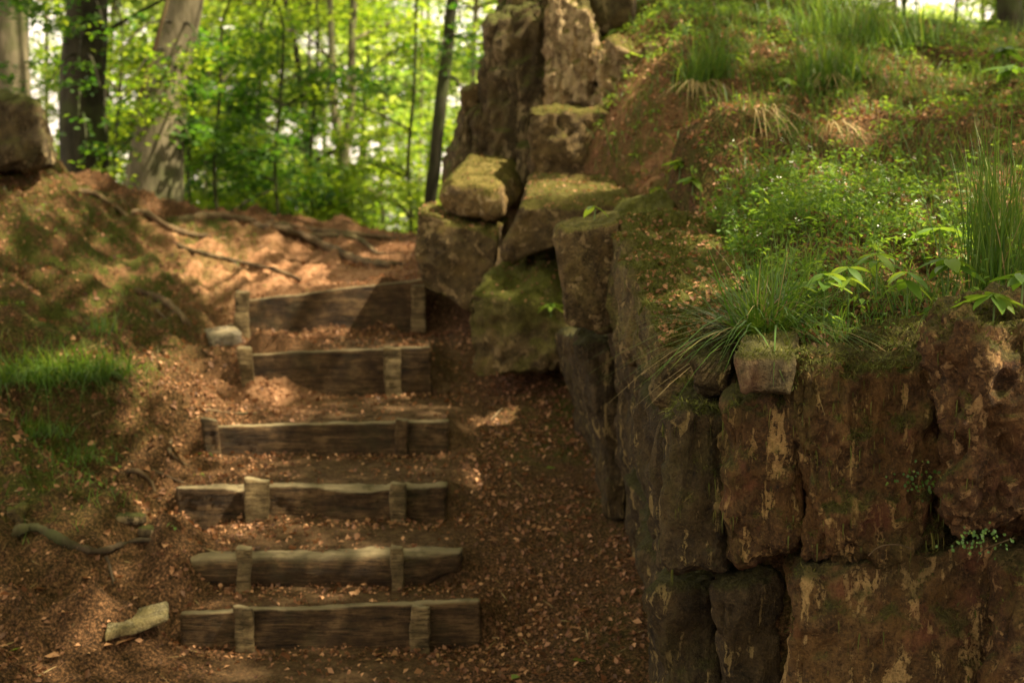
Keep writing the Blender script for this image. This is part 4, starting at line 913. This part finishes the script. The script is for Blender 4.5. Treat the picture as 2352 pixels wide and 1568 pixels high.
def tree(name, stems, y, label, group, mat, crown=None, cat='tree', branches=4, bark_seed=0, ztop=13, keep=None, leafmat='leaf', extend=True):
    W, R = px_trunk(stems[0], y); base = np.array(W[0]); bz = float(H(np.array(base[0]), np.array(base[1]), False))-.15
    root = empty(name, (base[0], base[1], bz), label, cat, group)
    pts = [np.array([base[0], base[1], bz])]+[np.array(w_) for w_ in W]; rad = [R[0]*1.25]+R
    parts = []
    if len(stems) == 1 and extend:
        dirn = (pts[-1]-pts[-2])/np.linalg.norm(pts[-1]-pts[-2])
        for k in range(1, 5):
            q = pts[-1]+dirn*(ztop-W[-1][2])/4+np.array([random.uniform(-.12, .12), random.uniform(-.1, .1), 0]); pts.append(q); rad.append(rad[-1]*.8)
    v, f = tube(pts, rad, 22, 8, .16, bark_seed); parts.append((v, f))
    ends = [pts]
    for s in stems[1:]:
        W2, R2 = px_trunk(s, y); p2 = [np.array(w_) for w_ in W2]; r2 = list(R2)
        dirn = (p2[-1]-p2[-2])/np.linalg.norm(p2[-1]-p2[-2])
        for k in range(1, 4): p2.append(p2[-1]+dirn*(ztop-W2[-1][2])/3); r2.append(r2[-1]*.75)
        parts.append(tube(p2, r2, 14, 8, .16, bark_seed+1)); ends.append(p2)
    v, f = join(parts); put('trunk', v, f, M[mat], root)
    if crown:
        # crown: clumps on limbs; each limb a real tapered tube
        n, rx, z0, z1, per, size, R0 = crown
        main = np.array(ends[-1]); ax = lambda z: np.array([np.interp(z, main[:, 2], main[:, 0]), np.interp(z, main[:, 2], main[:, 1])])
        limbs = []; cen = []
        nl = max(3, n//10)
        for b_ in range(nl):
            zb = random.uniform(z0, z1); a = random.uniform(0, 6.3); L = rx*random.uniform(.6, 1.05); a0 = ax(zb-.3)
            s0 = np.array([a0[0], a0[1], zb-.3*1]); e = s0+np.array([math.cos(a)*L, math.sin(a)*L, L*random.uniform(.05, .3)])
            mid = (s0+e)/2+np.array([0, 0, .12*L]); lv_, lf_ = tube([s0, mid, e], [.022*L/3+.008, .012*L/3+.004, .003], 6, 5); put('limb', lv_, lf_, M[mat], root)
            for k in range(n//nl+1):
                t = random.uniform(.2, 1.05); q = s0*(1-t)+e*t+np.array([0, 0, .12*L*math.sin(math.pi*min(t, 1))])
                cen.append(q+np.array([random.gauss(0, .3)*rx/3, random.gauss(0, .3)*rx/3, random.gauss(0, .15)]))
        cen = np.array(cen); 
        leaf_clumps(cen, rng.uniform(.6, 1.2, len(cen))*R0, per, size, leafmat, 'crown', root, keep=keep)
    HOST.append((root, ends[0])); TR[root.name] = np.array(ends[0]); return root
LIT = [(590, 618, 240, 52), (480, 590, 110, 45), (580, 645, 170, 42), (740, 652, 170, 26), (430, 545, 60, 25), (900, 645, 80, 16), (860, 765, 80, 12), (1080, 770, 60, 22), (620, 905, 70, 22), (560, 850, 50, 40), (1105, 400, 110, 50),
       (1010, 500, 60, 22), (1500, 400, 80, 50), (1310, 420, 90, 28), (1310, 110, 45, 110), (1420, 180, 80, 60), (1540, 330, 60, 40), (2240, 460, 130, 50), (120, 430, 130, 40), (110, 870, 90, 16), (1450, 120, 80, 60), (1700, 450, 120, 40), (1900, 420, 100, 40), (2100, 180, 150, 50), (1860, 760, 120, 40), (60, 650, 60, 14), (180, 830, 90, 22), (340, 480, 40, 20), (320, 860, 80, 40),
       (1950, 280, 120, 60), (1700, 260, 100, 50), (1500, 620, 90, 60), (1800, 100, 150, 60), (2050, 620, 100, 40), (1260, 250, 60, 14), (400, 900, 80, 40), (260, 620, 60, 30), (940, 690, 60, 40), (1700, 560, 60, 40), (2200, 650, 90, 30), (1290, 600, 40, 30)]
LIT3 = [(*P(1110, 400, 8.6), .33), (*P(1320, 425, 7.7), .26), (*P(1310, 120, 8.85), .36), (*P(1300, 245, 8.5), .10), (*P(990, 495, 8.4), .14), (*P(1650, 640, 4.6), .11),
        (*P(415, 90, 13.1), .7), (*P(60, 150, 15.4), .4), (*P(790, 420, 17), .3), (*P(1570, 400, 6.9), .22), (*P(1400, 210, 8.4), .25), (*P(1540, 460, 6.2), .12), (*P(1630, 560, 5.2), .12)]
def canopy_keep(c, crown=False):  # drops leaves that would cast shade on the chosen sun spots
    z = np.full(len(c), 1.2)
    for _ in range(4):
        t = (c[:, 2]-z)/SUN[2]; q = c-SUN*t[:, None]; z = H(q[:, 0], q[:, 1], False)
    t = (c[:, 2]-z)/SUN[2]; q = c-SUN*t[:, None]; u, v = proj(q); s = np.zeros(len(c))
    for (gu, gv, a, b_) in LIT: s = np.maximum(s, np.exp(-(((u-gu)/a)**2+((v-gv)/b_)**2)**2*.8)*(q[:, 1] > 2))
    for (lx, ly, lz, lr) in LIT3:
        dv = c-np.array([lx, ly, lz]); al = dv@SUN; pd = np.linalg.norm(dv-al[:, None]*SUN, axis=1)
        s = np.maximum(s, (pd < lr)*(al > .1)*1.0)
    nz = fbm(q, 2.2, 3, 31)
    return (rng.random(len(c)) > s*1.0) & ((nz < .46) | crown | ((q[:, 1] < 7.4) & (q[:, 0] < 1.0)))
kg = lambda c: (rng.random(len(c)) > gap_p(c)*.72) & canopy_keep(c, True)
T1 = tree('beech_tree', [[(20, 420, 90), (28, 230, 84), (22, 0, 80)]], 15.5, 'grey beech trunk half cut off behind the dark rock', None, 'bark', (60, 3.2, 2.2, 9, 70, .085, .55), keep=kg, bark_seed=1)
T2 = tree('beech_tree', [[(192, 430, 112), (188, 220, 104), (200, 0, 96)]], 13.6, 'thick dark trunk between the rock and the pale leaning beech', None, 'barkdark', (70, 3.0, 2.6, 9, 70, .08, .5), keep=kg, bark_seed=2)
T3 = tree('beech_tree', [[(350, 480, 140), (362, 330, 118), (392, 150, 92), (425, 0, 80)]], 13.2, 'big pale beech trunk leaning outward above the bank', None, 'bark', (70, 3.2, 2.7, 9, 70, .08, .5), keep=kg, bark_seed=3)
T4 = tree('beech_tree', [[(706, 500, 15), (704, 330, 15), (685, 150, 14), (655, 0, 13)]], 18, 'slender trunk leaning across the bright leaves beside the forked tree', None, 'barkdark', (90, 2.6, 1.5, 9, 80, .085, .6), keep=kg, bark_seed=4)
T5 = tree('forked_tree', [[(793, 530, 27), (790, 420, 28), (788, 330, 34)], [(784, 335, 24), (768, 250, 20), (762, 120, 17), (757, 0, 15)], [(794, 335, 22), (806, 230, 20), (808, 100, 18), (812, 0, 16)]], 17, 'young tree forking into two stems on the far side of the crest', None, 'bark', (80, 2.4, 3.2, 9, 80, .085, .6), keep=kg, bark_seed=5)
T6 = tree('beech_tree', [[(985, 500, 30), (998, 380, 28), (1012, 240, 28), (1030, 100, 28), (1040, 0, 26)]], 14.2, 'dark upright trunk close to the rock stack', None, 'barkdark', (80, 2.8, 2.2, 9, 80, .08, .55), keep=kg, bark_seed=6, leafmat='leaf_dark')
T7 = tree('beech_tree', [[(2322, 120, 66), (2316, 0, 60)]], 11.2, 'dark trunk standing beyond the grassy slope', None, 'barkdark', (50, 3.2, 4.2, 9, 70, .08, .5), keep=kg, bark_seed=7)
# ivy stem on the leaning beech
W_, R_ = px_trunk([(302, 290, 12), (325, 215, 12), (350, 130, 11), (372, 50, 10), (392, -30, 10)], 12.85)
v, f = tube(W_, R_, 7, 8, .2); thing1('climbing_stem', v, f, M['root'], 'thin pale stem slanting up in front of the leaning beech', 'climbing plant')
# hollow sapling stems and understorey, near and shaded
us = [(500, 14.3, 'sapling with dark leaves filling the gap beside the leaning beech'), (640, 15.0, 'dark leafy sapling beneath the slender trunk'), (590, 17.0, 'leafy sapling behind the shaded ones at the crest'), (835, 19.0, 'bushy sapling filling the light gap beside the forked tree'), (560, 21.0, 'low bushy sapling far behind the slender trunk'), (880, 23.0, 'pale bushy sapling low beyond the crest by the dark trunk'), (700, 22.0, 'pale bushy sapling low beyond the crest behind the forked tree'), (270, 16.5, 'bushy sapling between the two big trunks'), (440, 15.5, 'sapling whose leaves spread in front of the pale beech trunk'), (720, 16.2, 'dark sapling at the foot of the forked tree'), (945, 15.6, 'sapling showing between the forked tree and the dark trunk')]
for k, (u, y, lab) in enumerate(us):
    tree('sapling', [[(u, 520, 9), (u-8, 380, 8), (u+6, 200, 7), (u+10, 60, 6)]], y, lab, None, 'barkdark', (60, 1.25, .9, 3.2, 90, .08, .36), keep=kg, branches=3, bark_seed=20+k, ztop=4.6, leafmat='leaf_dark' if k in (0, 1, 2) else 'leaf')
# far sunlit trees
ft = [(470, 22, 8), (560, 28, 8), (640, 24, 6), (880, 26, 7), (960, 22, 8), (1080, 24, 14), (740, 34, 12), (250, 24, 14), (100, 27, 12), (1150, 30, 12), (420, 36, 14), (840, 40, 12), (600, 42, 12), (980, 38, 12), (2050, 26, 16), (1750, 28, 14), (1950, 36, 14), (2250, 32, 14), (1500, 32, 14)]
for k, (u, y, w_) in enumerate(ft):
    tree('beech_tree', [[(u, 540, w_), (u+random.uniform(-8, 8), 300, w_*.9), (u+random.uniform(-14, 14), 0, w_*.8)]], y, *((('slender beech standing far off among bright leaves beyond the crest of the path', 'far beeches beyond the crest') if u < 1300 else ('slender beech standing far off among bright leaves over the top of the grassy slope', 'far beeches above the slope'))), 'bark',
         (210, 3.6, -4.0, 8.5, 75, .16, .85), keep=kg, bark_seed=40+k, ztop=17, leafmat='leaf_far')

for k, (u, y, lab) in enumerate([(1760, 13.5, 'leafy sapling behind the tallest grass of the slope crest'), (1930, 14.5, 'pale leafy sapling peeping over the middle of the slope crest'), (2080, 13.5, 'bright leafy sapling over the crest beside the tall skyline grass'), (2200, 14.5, 'bright leafy sapling over the crest just before the far dark trunk'), (2340, 14.0, 'leafy sapling behind the far dark trunk'), (2040, 17, 'taller bright sapling further beyond the slope crest'), (2290, 18, 'taller bright sapling further beyond the far dark trunk')]):
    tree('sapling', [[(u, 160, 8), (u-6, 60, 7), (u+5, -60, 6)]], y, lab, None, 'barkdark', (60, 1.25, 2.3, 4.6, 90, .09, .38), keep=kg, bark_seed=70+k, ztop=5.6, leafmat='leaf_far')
# sprays of leaves in front of the big trunks, borne on low limbs of those trees
def spray(host, uvy, n, R, label_part, mat='leaf', per=60, size=.07):
    cen = []; parts = []
    for (u, v, y) in uvy:
        c = P(u, v, y); cen.append(c)
        tr = TR[host.name]; zz = c[2]+.35; b0 = np.array([np.interp(zz, tr[:, 2], tr[:, 0]), np.interp(zz, tr[:, 2], tr[:, 1]), zz]); parts.append(tube([b0, (b0+c)/2+np.array([0, 0, .12]), c], [.02, .012, .004], 5, 4))
        for j in range(n): cen.append(c+np.array([random.gauss(0, R), random.gauss(0, R*.6), random.gauss(0, R*.35)]))
    for v, f in parts: put('limb', v, f, M['barkdark'], host)
    leaf_clumps(np.array(cen), rng.uniform(.12, .30, len(cen)), per, size, mat, 'leaf_spray', host, keep=kg)
spray(T3, [(400, 210, 12.4), (330, 250, 12.5), (470, 130, 12.6), (300, 190, 12.6), (250, 260, 12.4), (455, 230, 12.4), (270, 120, 12.3), (440, 330, 12.5), (240, 390, 12.5)], 6, .32, '', per=34)
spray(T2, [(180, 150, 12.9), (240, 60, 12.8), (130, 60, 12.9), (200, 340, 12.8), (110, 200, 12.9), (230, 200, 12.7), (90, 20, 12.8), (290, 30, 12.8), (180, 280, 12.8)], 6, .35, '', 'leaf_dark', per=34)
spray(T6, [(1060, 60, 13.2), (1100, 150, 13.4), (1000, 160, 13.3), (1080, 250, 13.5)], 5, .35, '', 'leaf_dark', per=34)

# ------------------------------------------------------------------ the canopy overhead: unseen limbs and leaves put in for shade, thinned for sun flecks
gx_, gy_ = np.meshgrid(np.arange(-8, 14, .46), np.arange(-7, 15, .46)); gx_ = gx_.ravel()+rng.uniform(-.2, .2, gx_.size); gy_ = gy_.ravel()+rng.uniform(-.2, .2, gy_.size)
cz = 9.0+rng.uniform(-1.2, 1.6, gx_.size); cen = np.c_[gx_, gy_, cz]
hosts = [T1, T2, T3, T6, T7]; hp = np.array([h_.location[:2] for h_ in hosts])
own = np.argmin(((cen[:, None, :2]-hp[None])**2).sum(-1), 1)
for k, h_ in enumerate(hosts):
    cc = cen[own == k]
    if len(cc) < 3: continue
    leaf_clumps(cc, rng.uniform(.4, .62, len(cc)), 120, .13, 'leaf', 'added_canopy', h_, keep=canopy_keep, flat=.5)
    far = cc[rng.choice(len(cc), min(14, len(cc)), replace=False)]; parts = []
    for e in far:
        tr = TR[h_.name]; s0 = np.array([np.interp(8.0, tr[:, 2], tr[:, 0]), np.interp(8.0, tr[:, 2], tr[:, 1]), 8.0]); parts.append(tube([s0, (s0+e)/2+np.array([0, 0, .5]), e], [.07, .04, .01], 6, 5))
    for v, f in parts: put('limb', v, f, M['barkdark'], h_)
